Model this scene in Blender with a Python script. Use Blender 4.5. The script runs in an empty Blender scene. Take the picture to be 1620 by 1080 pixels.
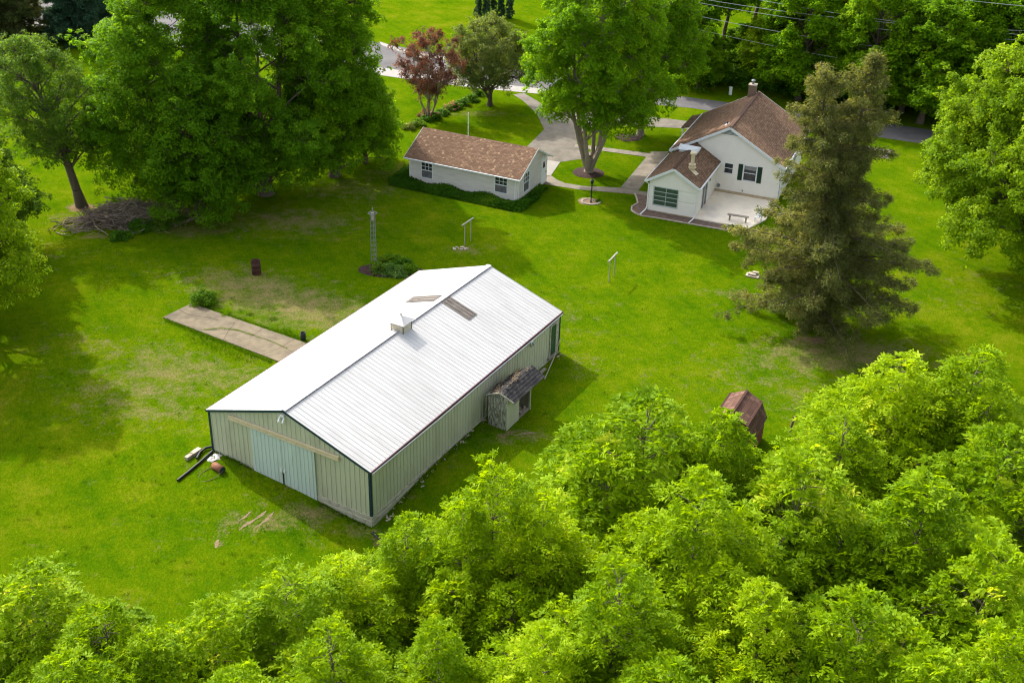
import bpy, math, random
import numpy as np
from mathutils import Vector, Matrix
random.seed(7)
R = math.radians
scene = bpy.context.scene
COL = scene.collection

# ------------------------------------------------------------------ camera, sky, sun, exposure
FPX, PITCH, ROLL, CAMH = 1870.98, R(29.1228), R(1.7449), 37.256      # focal length in pixels of a 1620 wide frame
cp, sp = math.cos(PITCH), math.sin(PITCH)
FW = np.array([0, cp, -sp]); _r = np.array([1., 0, 0]); _u = np.array([0, sp, cp])
RT = _r * math.cos(ROLL) + _u * math.sin(ROLL); UP = -_r * math.sin(ROLL) + _u * math.cos(ROLL)
cd = bpy.data.cameras.new('camera'); cam = bpy.data.objects.new('camera', cd); COL.objects.link(cam)
cd.sensor_width = 36; cd.lens = 36 * FPX / 1620; cd.clip_end = 3000; cd.clip_start = .5
M = Matrix(((RT[0], UP[0], -FW[0], 0), (RT[1], UP[1], -FW[1], 0), (RT[2], UP[2], -FW[2], CAMH), (0, 0, 0, 1)))
cam.matrix_world = M
scene.camera = cam
SUN_EL = R(38.5); SUN_AZ = (-.641, .767)
w = bpy.data.worlds.new("World"); scene.world = w; w.use_nodes = True
nt = w.node_tree; bg = nt.nodes['Background']
sky = nt.nodes.new('ShaderNodeTexSky'); sky.sky_type = 'NISHITA'; sky.sun_disc = False
sky.sun_elevation = SUN_EL; sky.sun_rotation = math.atan2(SUN_AZ[0], SUN_AZ[1]) % (2 * math.pi)
sky.air_density = 1.0; sky.dust_density = 4.0; sky.ozone_density = 1.0
hs = nt.nodes.new('ShaderNodeHueSaturation'); hs.inputs['Saturation'].default_value = .45   # hazy, milky sky
nt.links.new(sky.outputs[0], hs.inputs['Color']); nt.links.new(hs.outputs[0], bg.inputs[0]); bg.inputs[1].default_value = .15
sl = bpy.data.lights.new('sun', 'SUN'); sl.energy = 2.0; sl.angle = R(.6); sl.color = (1, .94, .84)
so = bpy.data.objects.new('sun', sl); COL.objects.link(so)
ld = Vector((-SUN_AZ[0] * math.cos(SUN_EL), -SUN_AZ[1] * math.cos(SUN_EL), -math.sin(SUN_EL)))
so.rotation_euler = ld.to_track_quat('-Z', 'Y').to_euler(); so.location = (-60, 80, 80)
vs = scene.view_settings; vs.view_transform = 'Standard'; vs.look = 'None'; vs.exposure = 1.5; vs.gamma = 1
scene.cycles.filter_width = 1.15; scene.cycles.max_bounces = 8; scene.cycles.diffuse_bounces = 5; scene.cycles.transmission_bounces = 4
scene.cycles.transparent_max_bounces = 4; scene.cycles.caustics_reflective = False; scene.cycles.caustics_refractive = False

def ray(px, py):
    return FW + RT * (px - 810) / FPX - UP * (py - 540) / FPX
def G(px, py, z=0.):                       # where a sight line meets the ground
    d = ray(px, py); t = (z - CAMH) / d[2]; return (d[0] * t, d[1] * t)
def TP(px, py, Y):                         # point of a sight line at a given distance
    d = ray(px, py); t = Y / d[1]; return (d[0] * t, Y, CAMH + d[2] * t)

# ------------------------------------------------------------------ materials
def mat(name):
    m = bpy.data.materials.new(name); m.use_nodes = True
    n = m.node_tree; return m, n, n.nodes['Principled BSDF']
def N(n, t, **k):
    x = n.nodes.new('ShaderNode' + t)
    for a, b in k.items():
        if a in x.inputs.keys() if isinstance(a, str) else False: pass
        setattr(x, a, b)
    return x
def coords(n, kind='Object', scale=(1, 1, 1), rot=(0, 0, 0)):
    tc = n.nodes.new('ShaderNodeTexCoord'); mp = n.nodes.new('ShaderNodeMapping')
    mp.inputs['Scale'].default_value = scale; mp.inputs['Rotation'].default_value = rot
    n.links.new(tc.outputs[kind], mp.inputs[0]); return mp.outputs[0]
def noise(n, vec, scale, detail=4, rough=.55, dist=0):
    x = n.nodes.new('ShaderNodeTexNoise'); x.inputs['Scale'].default_value = scale
    x.inputs['Detail'].default_value = detail; x.inputs['Roughness'].default_value = rough; x.inputs['Distortion'].default_value = dist
    n.links.new(vec, x.inputs['Vector']); return x.outputs['Fac']
def ramp(n, fac, stops):
    x = n.nodes.new('ShaderNodeValToRGB'); e = x.color_ramp.elements
    while len(e) < len(stops): e.new(.5)
    for i, (p, c) in enumerate(stops):
        e[i].position = p; e[i].color = (c, c, c, 1) if not hasattr(c, '__len__') else (*c, 1)
    n.links.new(fac, x.inputs[0]); return x.outputs[0]
def mix(n, fac, a, b, mode='MIX'):
    x = n.nodes.new('ShaderNodeMix'); x.data_type = 'RGBA'; x.blend_type = mode
    for s, v in ((x.inputs[0], fac), (x.inputs[6], a), (x.inputs[7], b)):
        if hasattr(v, 'links'): n.links.new(v, s)
        elif hasattr(v, '__len__'): s.default_value = (*v, 1)
        else: s.default_value = v
    return x.outputs[2]
def mth(n, op, a, b=0.):
    x = n.nodes.new('ShaderNodeMath'); x.operation = op
    for s, v in ((x.inputs[0], a), (x.inputs[1], b)):
        if hasattr(v, 'links'): n.links.new(v, s)
        else: s.default_value = v
    return x.outputs[0]
def bump(n, p, h, st=.5, d=.02):
    x = n.nodes.new('ShaderNodeBump'); x.inputs['Strength'].default_value = st; x.inputs['Distance'].default_value = d
    n.links.new(h, x.inputs['Height']); n.links.new(x.outputs[0], p.inputs['Normal'])

def plain(name, col, rough=.7, var=.18, scale=3., metal=0., dirt=None, dscale=1.2, stretch=(1, 1, 1), bmp=0.):
    m, n, p = mat(name); v = coords(n, scale=stretch)
    f = noise(n, v, scale, 5)
    c = ramp(n, f, [(.25, [x * (1 - var) for x in col]), (.75, [min(1, x * (1 + var)) for x in col])])
    if dirt:
        g = noise(n, v, dscale, 6, .65)
        g = ramp(n, g, [(.48, 0.), (.68, .85)])
        c = mix(n, g, c, dirt)
    n.links.new(c, p.inputs['Base Color']); p.inputs['Roughness'].default_value = rough; p.inputs['Metallic'].default_value = metal
    p.inputs['Specular IOR Level'].default_value = .3
    if bmp: bump(n, p, noise(n, v, scale * 6, 4), bmp, .02)
    return m

def grass_mat():
    m, n, p = mat('grass'); v = coords(n)
    big = noise(n, v, .045, 3); mid = noise(n, v, .35, 5, .6); sm = noise(n, v, 2.2, 6, .7); fine = noise(n, v, 14, 4, .75)
    fib = noise(n, coords(n, scale=(1, .45, 1), rot=(0, 0, .5)), 9, 5, .8)
    g = mth(n, 'ADD', mth(n, 'MULTIPLY', mid, .5), mth(n, 'ADD', mth(n, 'MULTIPLY', sm, .35), mth(n, 'MULTIPLY', big, .3)))
    c = ramp(n, g, [(.43, (.034, .092, .0010)), (.53, (.058, .122, .0012)), (.62, (.086, .143, .0015)), (.72, (.138, .170, .006))])
    # mowing stripes
    ms = coords(n, rot=(0, 0, R(-28)), scale=(1, 1, 1))
    wv = n.nodes.new('ShaderNodeTexWave'); wv.inputs['Scale'].default_value = .30; wv.inputs['Distortion'].default_value = .35; wv.inputs['Detail'].default_value = 2
    n.links.new(ms, wv.inputs['Vector'])
    c = mix(n, mth(n, 'MULTIPLY', wv.outputs['Fac'], .34), c, mix(n, .5, c, (.12, .17, .002)))
    fr = ramp(n, mth(n, 'ADD', mth(n, 'MULTIPLY', fine, .5), mth(n, 'MULTIPLY', fib, .5)), [(.36, .58), (.52, 1.), (.66, 1.5)])
    c = mix(n, 1., c, fr, 'MULTIPLY')
    # clover and small weeds
    vo = n.nodes.new('ShaderNodeTexVoronoi'); vo.inputs['Scale'].default_value = 1.1; n.links.new(v, vo.inputs['Vector'])
    cl = ramp(n, mth(n, 'ADD', vo.outputs['Distance'], mth(n, 'MULTIPLY', sm, .5)), [(.30, .7), (.40, 0.)])
    c = mix(n, mth(n, 'MULTIPLY', cl, .7), c, (.035, .115, .003))
    # dry thatch where the lawn is worn
    at = n.nodes.new('ShaderNodeAttribute'); at.attribute_name = 'dry'
    dn = mth(n, 'ADD', mth(n, 'MULTIPLY', noise(n, v, .9, 6, .72), .62), mth(n, 'MULTIPLY', noise(n, v, 5, 5, .75), .38))
    dm = mth(n, 'ADD', dn, mth(n, 'MULTIPLY', at.outputs['Fac'], .23))
    dm = ramp(n, dm, [(.575, 0.), (.76, .9)])
    dc = ramp(n, fib, [(.3, (.115, .095, .035)), (.7, (.27, .22, .10))])
    c = mix(n, dm, c, dc)
    at2 = n.nodes.new('ShaderNodeAttribute'); at2.attribute_name = 'bare'
    bm = ramp(n, mth(n, 'ADD', dn, mth(n, 'MULTIPLY', at2.outputs['Fac'], .5)), [(.72, 0.), (.88, .95)])
    c = mix(n, bm, c, ramp(n, fine, [(.3, (.12, .075, .04)), (.7, (.30, .21, .125))]))
    n.links.new(c, p.inputs['Base Color']); p.inputs['Roughness'].default_value = .9; p.inputs['Specular IOR Level'].default_value = .0
    p.inputs['Sheen Weight'].default_value = .0
    hh = mth(n, 'ADD', mth(n, 'MULTIPLY', fine, 1.), mth(n, 'MULTIPLY', noise(n, v, 40, 2), .5))
    bump(n, p, hh, .9, .06)
    return m

def leaf_mat(name, lo, hi, tip=None, tr=.38, rough=.6, spec=.10):
    m, n, p = mat(name)
    a = n.nodes.new('ShaderNodeAttribute'); a.attribute_name = 'tint'
    oi = n.nodes.new('ShaderNodeObjectInfo')
    f = mth(n, 'ADD', a.outputs['Fac'], mth(n, 'MULTIPLY', mth(n, 'SUBTRACT', oi.outputs['Random'], .5), .22))
    st = [(.0, lo), (.75, hi)]
    if tip: st.append((1., tip))
    c = ramp(n, f, st)
    n.links.new(c, p.inputs['Base Color']); p.inputs['Roughness'].default_value = rough; p.inputs['Specular IOR Level'].default_value = spec
    t = n.nodes.new('ShaderNodeBsdfTranslucent')
    tc = mix(n, 1., c, (1.5, 1.35, .5), 'MULTIPLY'); n.links.new(tc, t.inputs[0])
    ms = n.nodes.new('ShaderNodeMixShader'); ms.inputs[0].default_value = tr
    out = n.nodes['Material Output']
    n.links.new(p.outputs[0], ms.inputs[1]); n.links.new(t.outputs[0], ms.inputs[2]); n.links.new(ms.outputs[0], out.inputs[0])
    return m

def shingle_mat(name, cols, bw=.32, bh=.14, speck=None):
    m, n, p = mat(name)
    uv = n.nodes.new('ShaderNodeUVMap'); v = uv.outputs[0]
    b = n.nodes.new('ShaderNodeTexBrick'); b.inputs['Scale'].default_value = 1; b.offset = .5
    b.inputs['Brick Width'].default_value = bw; b.inputs['Row Height'].default_value = bh; b.inputs['Mortar Size'].default_value = .012
    b.inputs['Bias'].default_value = 0
    b.inputs['Color1'].default_value = (0, 0, 0, 1); b.inputs['Color2'].default_value = (1, 1, 1, 1); b.inputs['Mortar'].default_value = (.0, .0, .0, 1)
    n.links.new(v, b.inputs['Vector'])
    c = ramp(n, b.outputs['Color'], [(0., cols[0]), (.5, cols[1]), (1., cols[2])])
    big = noise(n, v, .5, 4); c = mix(n, ramp(n, big, [(.35, .35), (.65, 0.)]), c, [x * .72 for x in cols[1]])
    if speck:
        vo = n.nodes.new('ShaderNodeTexVoronoi'); vo.inputs['Scale'].default_value = 3.2; n.links.new(v, vo.inputs['Vector'])
        s = n.nodes.new('ShaderNodeSeparateColor'); n.links.new(vo.outputs['Color'], s.inputs[0])
        k = mth(n, 'MULTIPLY', ramp(n, s.outputs[0], [(.70, 0.), (.78, 1.)]), ramp(n, vo.outputs['Distance'], [(.25, 1.), (.42, 0.)]))
        c = mix(n, mth(n, 'MULTIPLY', k, .75), c, speck)
    c = mix(n, ramp(n, b.outputs['Fac'], [(0., 0.), (1., .55)]), c, [x * .35 for x in cols[0]])
    g = noise(n, v, 60, 3); c = mix(n, .5, c, ramp(n, g, [(.3, [x * .6 for x in cols[1]]), (.7, [x * 1.5 for x in cols[2]])]), 'OVERLAY') if 0 else c
    n.links.new(c, p.inputs['Base Color']); p.inputs['Roughness'].default_value = .95; p.inputs['Specular IOR Level'].default_value = .15
    bump(n, p, b.outputs['Color'], .4, .02)
    return m

MT = {}
MT['grass'] = grass_mat()
MT['asphalt'] = plain('asphalt', (.095, .09, .093), .95, .2, .6, dirt=(.13, .12, .115), dscale=.4, bmp=.3)
MT['gravel'] = plain('gravel', (.165, .145, .118), .95, .25, 1.2, dirt=(.105, .092, .075), dscale=.7, bmp=.5)
MT['pale_concrete'] = plain('pale_concrete', (.27, .255, .23), .9, .1, 1.5, dirt=(.30, .275, .24), bmp=.2)
MT['walk'] = plain('walk_concrete', (.215, .185, .145), .92, .2, 1.3, dirt=(.13, .112, .09), bmp=.3)
MT['slab'] = plain('slab_concrete', (.185, .150, .098), .92, .25, 1.6, dirt=(.095, .080, .058), dscale=.5, bmp=.5)
MT['patio'] = plain('patio_concrete', (.86, .75, .60), .85, .05, 1., dirt=(.68, .61, .52), dscale=.6, bmp=.1)
MT['mulch'] = plain('mulch', (.035, .018, .014), .98, .5, 9, dirt=(.06, .03, .022), dscale=6, bmp=1.)
MT['thatch'] = plain('thatch', (.24, .17, .11), .98, .35, 6, dirt=(.14, .10, .07), dscale=3, bmp=.8)
MT['barn_wall'] = plain('barn_wall', (.50, .50, .365), .6, .06, 1.5, dirt=(.41, .40, .28), dscale=.8, stretch=(1, 1, .3))
MT['barn_skirt'] = plain('barn_skirt', (.45, .43, .34), .8, .12, 2, dirt=(.22, .19, .14), dscale=1.8, stretch=(1, 1, 3))
MT['barn_door'] = plain('barn_door', (.52, .60, .56), .6, .06, 1.5, dirt=(.45, .52, .46), dscale=.8, stretch=(1, 1, .3))
MT['dark_trim'] = plain('dark_trim', (.014, .040, .052), .45, .15)
MT['eave_trim'] = plain('eave_trim', (.07, .022, .03), .5, .3)
MT['galv'] = plain('galvanised', (.20, .22, .22), .5, .12, 4, metal=.3)
MT['white'] = plain('white_trim', (.72, .74, .75), .5, .05)
MT['white_bright'] = plain('white_gloss', (.78, .79, .80), .4, .03)
MT['garage_wall'] = plain('garage_siding', (.64, .595, .54), .7, .08, 2, dirt=(.52, .49, .45), dscale=1.5, stretch=(.4, .4, 3))
MT['house_wall'] = plain('house_siding', (.80, .755, .68), .6, .03, 2)
MT['sill_tan'] = plain('foundation', (.45, .36, .23), .9, .15, 4)
MT['green_door'] = plain('green_door', (.025, .075, .04), .5, .15)
MT['shutter'] = plain('shutter', (.012, .04, .022), .5, .15)
MT['brick'] = plain('chimney_brick', (.22, .15, .11), .95, .3, 14, bmp=.5)
MT['black'] = plain('black_plastic', (.012, .013, .014), .45, .3)
MT['iron'] = plain('dark_iron', (.02, .022, .02), .5, .3)
MT['rust'] = plain('rusty_steel', (.055, .022, .015), .85, .4, 6, dirt=(.09, .035, .018), bmp=.4)
MT['rust_light'] = plain('rusty_roller', (.21, .085, .045), .8, .3, 6, dirt=(.13, .055, .035), bmp=.3)
MT['cream'] = plain('cream_metal', (.62, .52, .33), .55, .1)
MT['wood'] = plain('weathered_wood', (.30, .26, .21), .9, .25, 5, dirt=(.18, .15, .12), stretch=(1, 1, .3))
MT['post_wood'] = plain('old_post', (.16, .11, .07), .9, .3, 6, bmp=.5)
MT['line_post'] = plain('pole_paint', (.36, .33, .26), .7, .15, 5, dirt=(.3, .24, .17))
MT['cloth'] = plain('pale_cloth', (.45, .43, .43), .9, .15, 8)
MT['stone'] = plain('pale_stone', (.42, .36, .28), .9, .25, 4, dirt=(.25, .2, .15), bmp=.5)
MT['wire'] = plain('wire_aluminium', (.50, .52, .53), .4, .05, metal=.3)
MT['bark'] = plain('bark', (.115, .088, .062), .95, .35, 5, dirt=(.06, .05, .035), stretch=(1, 1, .25), bmp=.8)
MT['bark_grey'] = plain('bark_grey', (.13, .105, .08), .95, .3, 5, dirt=(.11, .09, .065), stretch=(1, 1, .2), bmp=.8)
MT['bark_pale'] = plain('bark_pale', (.27, .225, .17), .95, .25, 5, dirt=(.13, .11, .08), stretch=(1, 1, .25), bmp=.8)
MT['twigs'] = plain('dead_twigs', (.30, .235, .18), .95, .5, 1.2, dirt=(.10, .075, .055), dscale=2.5)
MT['shingle_g'] = shingle_mat('garage_shingles', [(.125, .074, .046), (.180, .108, .068), (.24, .150, .095)], .3, .15, speck=(.36, .25, .155))
MT['shingle_h'] = shingle_mat('house_shingles', [(.125, .074, .046), (.185, .112, .070), (.25, .155, .098)], .34, .16)
MT['shingle_s'] = shingle_mat('shed_shingles', [(.045, .042, .042), (.075, .070, .068), (.12, .108, .098)], .25, .2)
MT['shingle_r'] = shingle_mat('gambrel_shingles', [(.095, .050, .038), (.145, .078, .058), (.20, .112, .084)], .3, .3)

def barn_roof_mat():
    m, n, p = mat('barn_roof')
    v = coords(n, scale=(.25, 2.2, 1)); v2 = coords(n)
    st = noise(n, v, 1.1, 7, .7); bl = noise(n, v2, .25, 3)
    k = ramp(n, mth(n, 'ADD', mth(n, 'MULTIPLY', st, .75), mth(n, 'MULTIPLY', bl, .25)), [(.45, 0.), (.62, .42)])
    c = mix(n, k, (.475, .47, .462), (.33, .315, .30))
    sy = n.nodes.new('ShaderNodeSeparateXYZ'); n.links.new(v2, sy.inputs[0])                     # thin darker line along every rib, broken by noise
    fr = mth(n, 'FRACT', mth(n, 'DIVIDE', mth(n, 'SUBTRACT', sy.outputs[1], .0725), .305))
    ln = ramp(n, fr, [(.0, 0.), (.08, 0.), (.11, 1.), (.17, 1.), (.22, 0.)])
    c = mix(n, mth(n, 'MULTIPLY', ln, mth(n, 'MULTIPLY', st, .42)), c, (.20, .19, .18))
    sp_ = coords(n)                                                   # soot stain by the back left eave
    d = n.nodes.new('ShaderNodeVectorMath'); d.operation = 'DISTANCE'; d.inputs[1].default_value = (-9.8, 18.6, 3.1); n.links.new(sp_, d.inputs[0])
    s = mth(n, 'ADD', d.outputs['Value'], mth(n, 'MULTIPLY', noise(n, v, 1.5, 5), 3.2))
    c = mix(n, ramp(n, mth(n, 'DIVIDE', s, 6.), [(.35, .38), (.62, 0.)]), c, (.20, .18, .155))
    n.links.new(c, p.inputs['Base Color']); p.inputs['Roughness'].default_value = .5; p.inputs['Specular IOR Level'].default_value = .3
    return m
MT['barn_roof'] = barn_roof_mat()
MT['skylight'] = plain('old_fibreglass', (.15, .128, .108), .6, .25, 3, dirt=(.08, .068, .056), dscale=2)

def peel_mat():
    m, n, p = mat('peeling_paint'); v = coords(n, scale=(1.2, 1.2, .35))
    f = noise(n, v, 9, 6, .75)
    c = ramp(n, f, [(.38, (.10, .088, .072)), (.47, (.19, .17, .13)), (.55, (.42, .42, .34))])
    n.links.new(c, p.inputs['Base Color']); p.inputs['Roughness'].default_value = .85; bump(n, p, f, .8, .03)
    return m
MT['peel'] = peel_mat()
def brick_paver():
    m, n, p = mat('brick_paver'); v = coords(n)
    b = n.nodes.new('ShaderNodeTexBrick'); b.inputs['Scale'].default_value = 1; b.inputs['Brick Width'].default_value = .22; b.inputs['Row Height'].default_value = .11; b.inputs['Mortar Size'].default_value = .012
    b.inputs['Color1'].default_value = (.10, .058, .042, 1); b.inputs['Color2'].default_value = (.19, .12, .09, 1); b.inputs['Mortar'].default_value = (.10, .085, .07, 1)
    n.links.new(v, b.inputs['Vector']); n.links.new(b.outputs['Color'], p.inputs['Base Color']); p.inputs['Roughness'].default_value = .95
    return m
MT['paver'] = brick_paver()
def glass_mat():
    m, n, p = mat('window_glass'); v = coords(n)
    c = ramp(n, noise(n, v, 2.5, 3), [(.35, (.012, .014, .016)), (.7, (.05, .052, .055))])
    n.links.new(c, p.inputs['Base Color']); p.inputs['Roughness'].default_value = .08; p.inputs['Specular IOR Level'].default_value = .6
    return m
MT['glass'] = glass_mat()
MT['blind'] = plain('roller_blind', (.055, .095, .06), .35, .15, 2)
MT['insect_screen'] = plain('insect_screen', (.11, .11, .112), .6, .3, 3, dirt=(.19, .18, .17), dscale=2)
MT['curtain'] = plain('curtain', (.24, .24, .23), .4, .2, 4)

LEAF = {
 'maple':  leaf_mat('leaf_maple', (.085, .205, .003), (.185, .355, .004), (.30, .45, .010), .6),
 'bigelm': leaf_mat('leaf_big', (.075, .190, .004), (.155, .315, .006), (.32, .46, .02), .58),
 'locust': leaf_mat('leaf_locust', (.165, .290, .002), (.335, .480, .003), (.60, .67, .04), .50),
 'ash':    leaf_mat('leaf_ash', (.125, .240, .002), (.290, .440, .003), (.58, .64, .05), .50),
 'oak':    leaf_mat('leaf_oak', (.125, .235, .004), (.26, .39, .008), (.48, .57, .10), .55),
 'grey':   leaf_mat('leaf_grey', (.070, .150, .012), (.145, .26, .020), (.30, .40, .06), .5),
 'red':    leaf_mat('leaf_red', (.105, .036, .028), (.23, .095, .072), (.36, .20, .12), .5),
 'olive':  leaf_mat('leaf_olive', (.090, .14, .028), (.19, .25, .055), (.32, .36, .12), .5),
 'cedar':  leaf_mat('leaf_cedar', (.092, .116, .034), (.182, .200, .058), (.31, .30, .11), .45),
 'spruce': leaf_mat('leaf_spruce', (.022, .066, .036), (.060, .130, .072), None, .3),
 'pine':   leaf_mat('leaf_pine', (.065, .090, .022), (.14, .16, .045), None, .35),
 'wood':   leaf_mat('leaf_wood', (.085, .200, .003), (.185, .345, .004), (.31, .45, .015), .6),
 'cover':  leaf_mat('leaf_cover', (.034, .115, .004), (.080, .200, .006), (.19, .32, .014), .42),
 'bush':   leaf_mat('leaf_bush', (.065, .17, .003), (.14, .26, .004), (.26, .36, .010), .50),
 'grass':  leaf_mat('leaf_grass', (.045, .12, .002), (.085, .17, .003), (.17, .23, .008), .45),
 'white':  leaf_mat('leaf_white', (.11, .17, .05), (.30, .36, .20), (.65, .66, .54), .4),
 'hosta':  leaf_mat('leaf_hosta', (.05, .15, .02), (.15, .27, .05), (.36, .43, .16), .45),
 'petal':  leaf_mat('petal', (.45, .12, .16), (.62, .30, .34), None, .3),
}

# ------------------------------------------------------------------ object helpers
def link(o, parent=None):
    COL.objects.link(o)
    if parent is not None: o.parent = parent
    return o
def tag(o, label=None, cat=None, group=None, kind=None):
    if label: o['label'] = label
    if cat: o['category'] = cat
    if group: o['group'] = group
    if kind: o['kind'] = kind
    return o
def empty(name, loc=(0, 0, 0), rz=0.):
    o = bpy.data.objects.new(name, None); o.location = loc; o.rotation_euler = (0, 0, rz); o.empty_display_size = .2
    return link(o)
def copy_tree(o, parent=None):
    c = o.copy(); link(c, parent)
    for ch in list(o.children): copy_tree(ch, c)
    return c

class MB:
    def __init__(s): s.v = []; s.f = []; s.uv = []
    def face(s, pts, uv=None):
        i = len(s.v); s.v += [tuple(map(float, p)) for p in pts]; s.f.append(tuple(range(i, i + len(pts)))); s.uv += (uv or [(0, 0)] * len(pts))
        return s
    def box(s, x0, x1, y0, y1, z0, z1):
        P = [(x0, y0, z0), (x1, y0, z0), (x1, y1, z0), (x0, y1, z0), (x0, y0, z1), (x1, y0, z1), (x1, y1, z1), (x0, y1, z1)]
        for q in ((0, 3, 2, 1), (4, 5, 6, 7), (0, 1, 5, 4), (1, 2, 6, 5), (2, 3, 7, 6), (3, 0, 4, 7)): s.face([P[k] for k in q])
        return s
    def beam(s, a, b, w, h, up=(0, 0, 1)):
        a = Vector(a); b = Vector(b); d = (b - a).normalized(); u = Vector(up); sd = d.cross(u)
        if sd.length < 1e-3: sd = d.cross(Vector((1, 0, 0)))
        sd.normalize(); u = sd.cross(d).normalized(); sd *= w / 2; u *= h / 2
        A = [a - sd - u, a + sd - u, a + sd + u, a - sd + u]; B = [p + (b - a) for p in A]
        s.face(A[::-1]); s.face(B)
        for k in range(4): s.face([A[k], A[(k + 1) % 4], B[(k + 1) % 4], B[k]])
        return s
    def tube(s, pts, r, sides=8, cap=True):
        pts = [Vector(p) for p in pts]; rs = r if hasattr(r, '__len__') else [r] * len(pts); rings = []
        for i, p in enumerate(pts):
            d = (pts[min(i + 1, len(pts) - 1)] - pts[max(i - 1, 0)]).normalized()
            ref = Vector((0, 0, 1)) if abs(d.z) < .9 else Vector((1, 0, 0))
            a = d.cross(ref).normalized(); b = d.cross(a)
            rings.append([p + (a * math.cos(t) + b * math.sin(t)) * rs[i] for t in [2 * math.pi * k / sides for k in range(sides)]])
        for A, B in zip(rings, rings[1:]):
            for k in range(sides): s.face([A[k], A[(k + 1) % sides], B[(k + 1) % sides], B[k]])
        if cap: s.face(rings[0][::-1]); s.face(rings[-1])
        return s
    def prism(s, poly, z0, z1):
        n_ = len(poly)
        s.face([(x, y, z1) for x, y in poly]); s.face([(x, y, z0) for x, y in poly[::-1]])
        for k in range(n_):
            (x0, y0), (x1, y1) = poly[k], poly[(k + 1) % n_]; s.face([(x0, y0, z0), (x1, y1, z0), (x1, y1, z1), (x0, y0, z1)])
        return s
    def slab(s, q, t, uvdir=None):
        """thick plate under the quad q (counter clockwise seen from outside); UVs in metres: u along q0->q1, v along q0->q3"""
        q = [Vector(p) for p in q]; n_ = (q[1] - q[0]).cross(q[3] - q[0]).normalized(); l = [p - n_ * t for p in q]
        e = (q[1] - q[0]).normalized(); g = n_.cross(e)
        s.face(q, [((p - q[0]).dot(e) + 50, (p - q[0]).dot(g) + 50) for p in q]); s.face(l[::-1])
        for k in range(len(q)): s.face([q[k], l[k], l[(k + 1) % len(q)], q[(k + 1) % len(q)]])
        return s
    def build(s, name, m, parent=None, smooth=False, bevel=0):
        me = bpy.data.meshes.new(name); me.from_pydata(s.v, [], s.f)
        uvl = me.uv_layers.new(name='UVMap'); uvl.data.foreach_set('uv', np.array(s.uv, dtype=np.float32).ravel())
        me.materials.append(MT[m] if isinstance(m, str) else m)
        if smooth:
            import bmesh
            bm = bmesh.new(); bm.from_mesh(me); bmesh.ops.remove_doubles(bm, verts=bm.verts, dist=1e-4); bm.to_mesh(me); bm.free()
            me.shade_smooth()
        me.update(); o = bpy.data.objects.new(name, me)
        return link(o, parent)

def lap(mb, O, A, nrm, z0, z1, span, holes=(), step=.13, off=.013):
    """overlapping boards. O origin, A unit along the wall, nrm outward; span(z) -> (a0, a1); holes: (a0, a1, z0, z1)"""
    O, A, nrm = Vector(O), Vector(A), Vector(nrm); k = int(math.ceil((z1 - z0) / step)); zs = set()
    for i in range(k + 1): zs.add(round(min(z0 + i * step, z1), 4))
    for h in holes: zs.add(round(h[2], 4)); zs.add(round(h[3], 4))
    zs = sorted(z for z in zs if z0 - 1e-6 <= z <= z1 + 1e-6)
    def P(a, z, up):
        fr = ((z - z0) / step) % 1.0
        if up and fr < 1e-3: fr = 1.
        return O + A * a + nrm * (off * (1 - fr)) + Vector((0, 0, z))
    for za, zb in zip(zs, zs[1:]):
        if zb - za < 1e-3: continue
        zm = (za + zb) / 2; hs = sorted((h[0], h[1]) for h in holes if h[2] < zm < h[3])
        a0, a1 = span(za + 1e-4); b0, b1 = span(zb - 1e-4); lo = (a0, b0); segs = []
        for h in hs: segs.append((lo, (h[0], h[0]))); lo = (h[1], h[1])
        segs.append((lo, (a1, b1)))
        for (l, r_) in segs:
            mb.face([P(l[0], za, 0), P(r_[0], za, 0), P(r_[1], zb, 1), P(l[1], zb, 1)])
            if ((za - z0) / step) % 1.0 < 1e-3:
                mb.face([O + A * l[0] + Vector((0, 0, za)), O + A * r_[0] + Vector((0, 0, za)), P(r_[0], za, 0), P(l[0], za, 0)])

def ribbed(mb, O, A, nrm, L, bot, top, pitch=.3, rw=.05, rh=.025, Zd=(0, 0, 1)):
    """ribbed sheet metal. ribs run along Zd; bot(a), top(a) along Zd"""
    O, A, nrm, Zd = Vector(O), Vector(A), Vector(nrm), Vector(Zd); a = 0.; pts = [(0., 0.)]
    x = pitch / 2
    while x + rw < L:
        pts += [(x, 0.), (x + rw * .3, rh), (x + rw * .7, rh), (x + rw, 0.)]; x += pitch
    pts.append((L, 0.))
    for (a0, o0), (a1, o1) in zip(pts, pts[1:]):
        mb.face([O + A * a0 + nrm * o0 + Zd * bot(a0), O + A * a1 + nrm * o1 + Zd * bot(a1), O + A * a1 + nrm * o1 + Zd * top(a1), O + A * a0 + nrm * o0 + Zd * top(a0)],
                [(a0, 0), (a1, 0), (a1, 1), (a0, 1)])

def mesh_np(name, V, F, m, tint=None, parent=None, smooth=False):
    me = bpy.data.meshes.new(name); V = np.ascontiguousarray(V, dtype=np.float32); F = np.ascontiguousarray(F, dtype=np.int32)
    me.vertices.add(len(V)); me.vertices.foreach_set('co', V.ravel())
    k = F.shape[1]; me.loops.add(F.size); me.loops.foreach_set('vertex_index', F.ravel())
    me.polygons.add(len(F)); me.polygons.foreach_set('loop_start', np.arange(0, F.size, k, dtype=np.int32))
    if smooth: me.polygons.foreach_set('use_smooth', np.ones(len(F), dtype=bool))
    if tint is not None:
        at = me.attributes.new('tint', 'FLOAT', 'FACE'); at.data.foreach_set('value', np.ascontiguousarray(tint, dtype=np.float32))
    me.materials.append(m if not isinstance(m, str) else MT[m]); me.update(calc_edges=True)
    o = bpy.data.objects.new(name, me); return link(o, parent)

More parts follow.
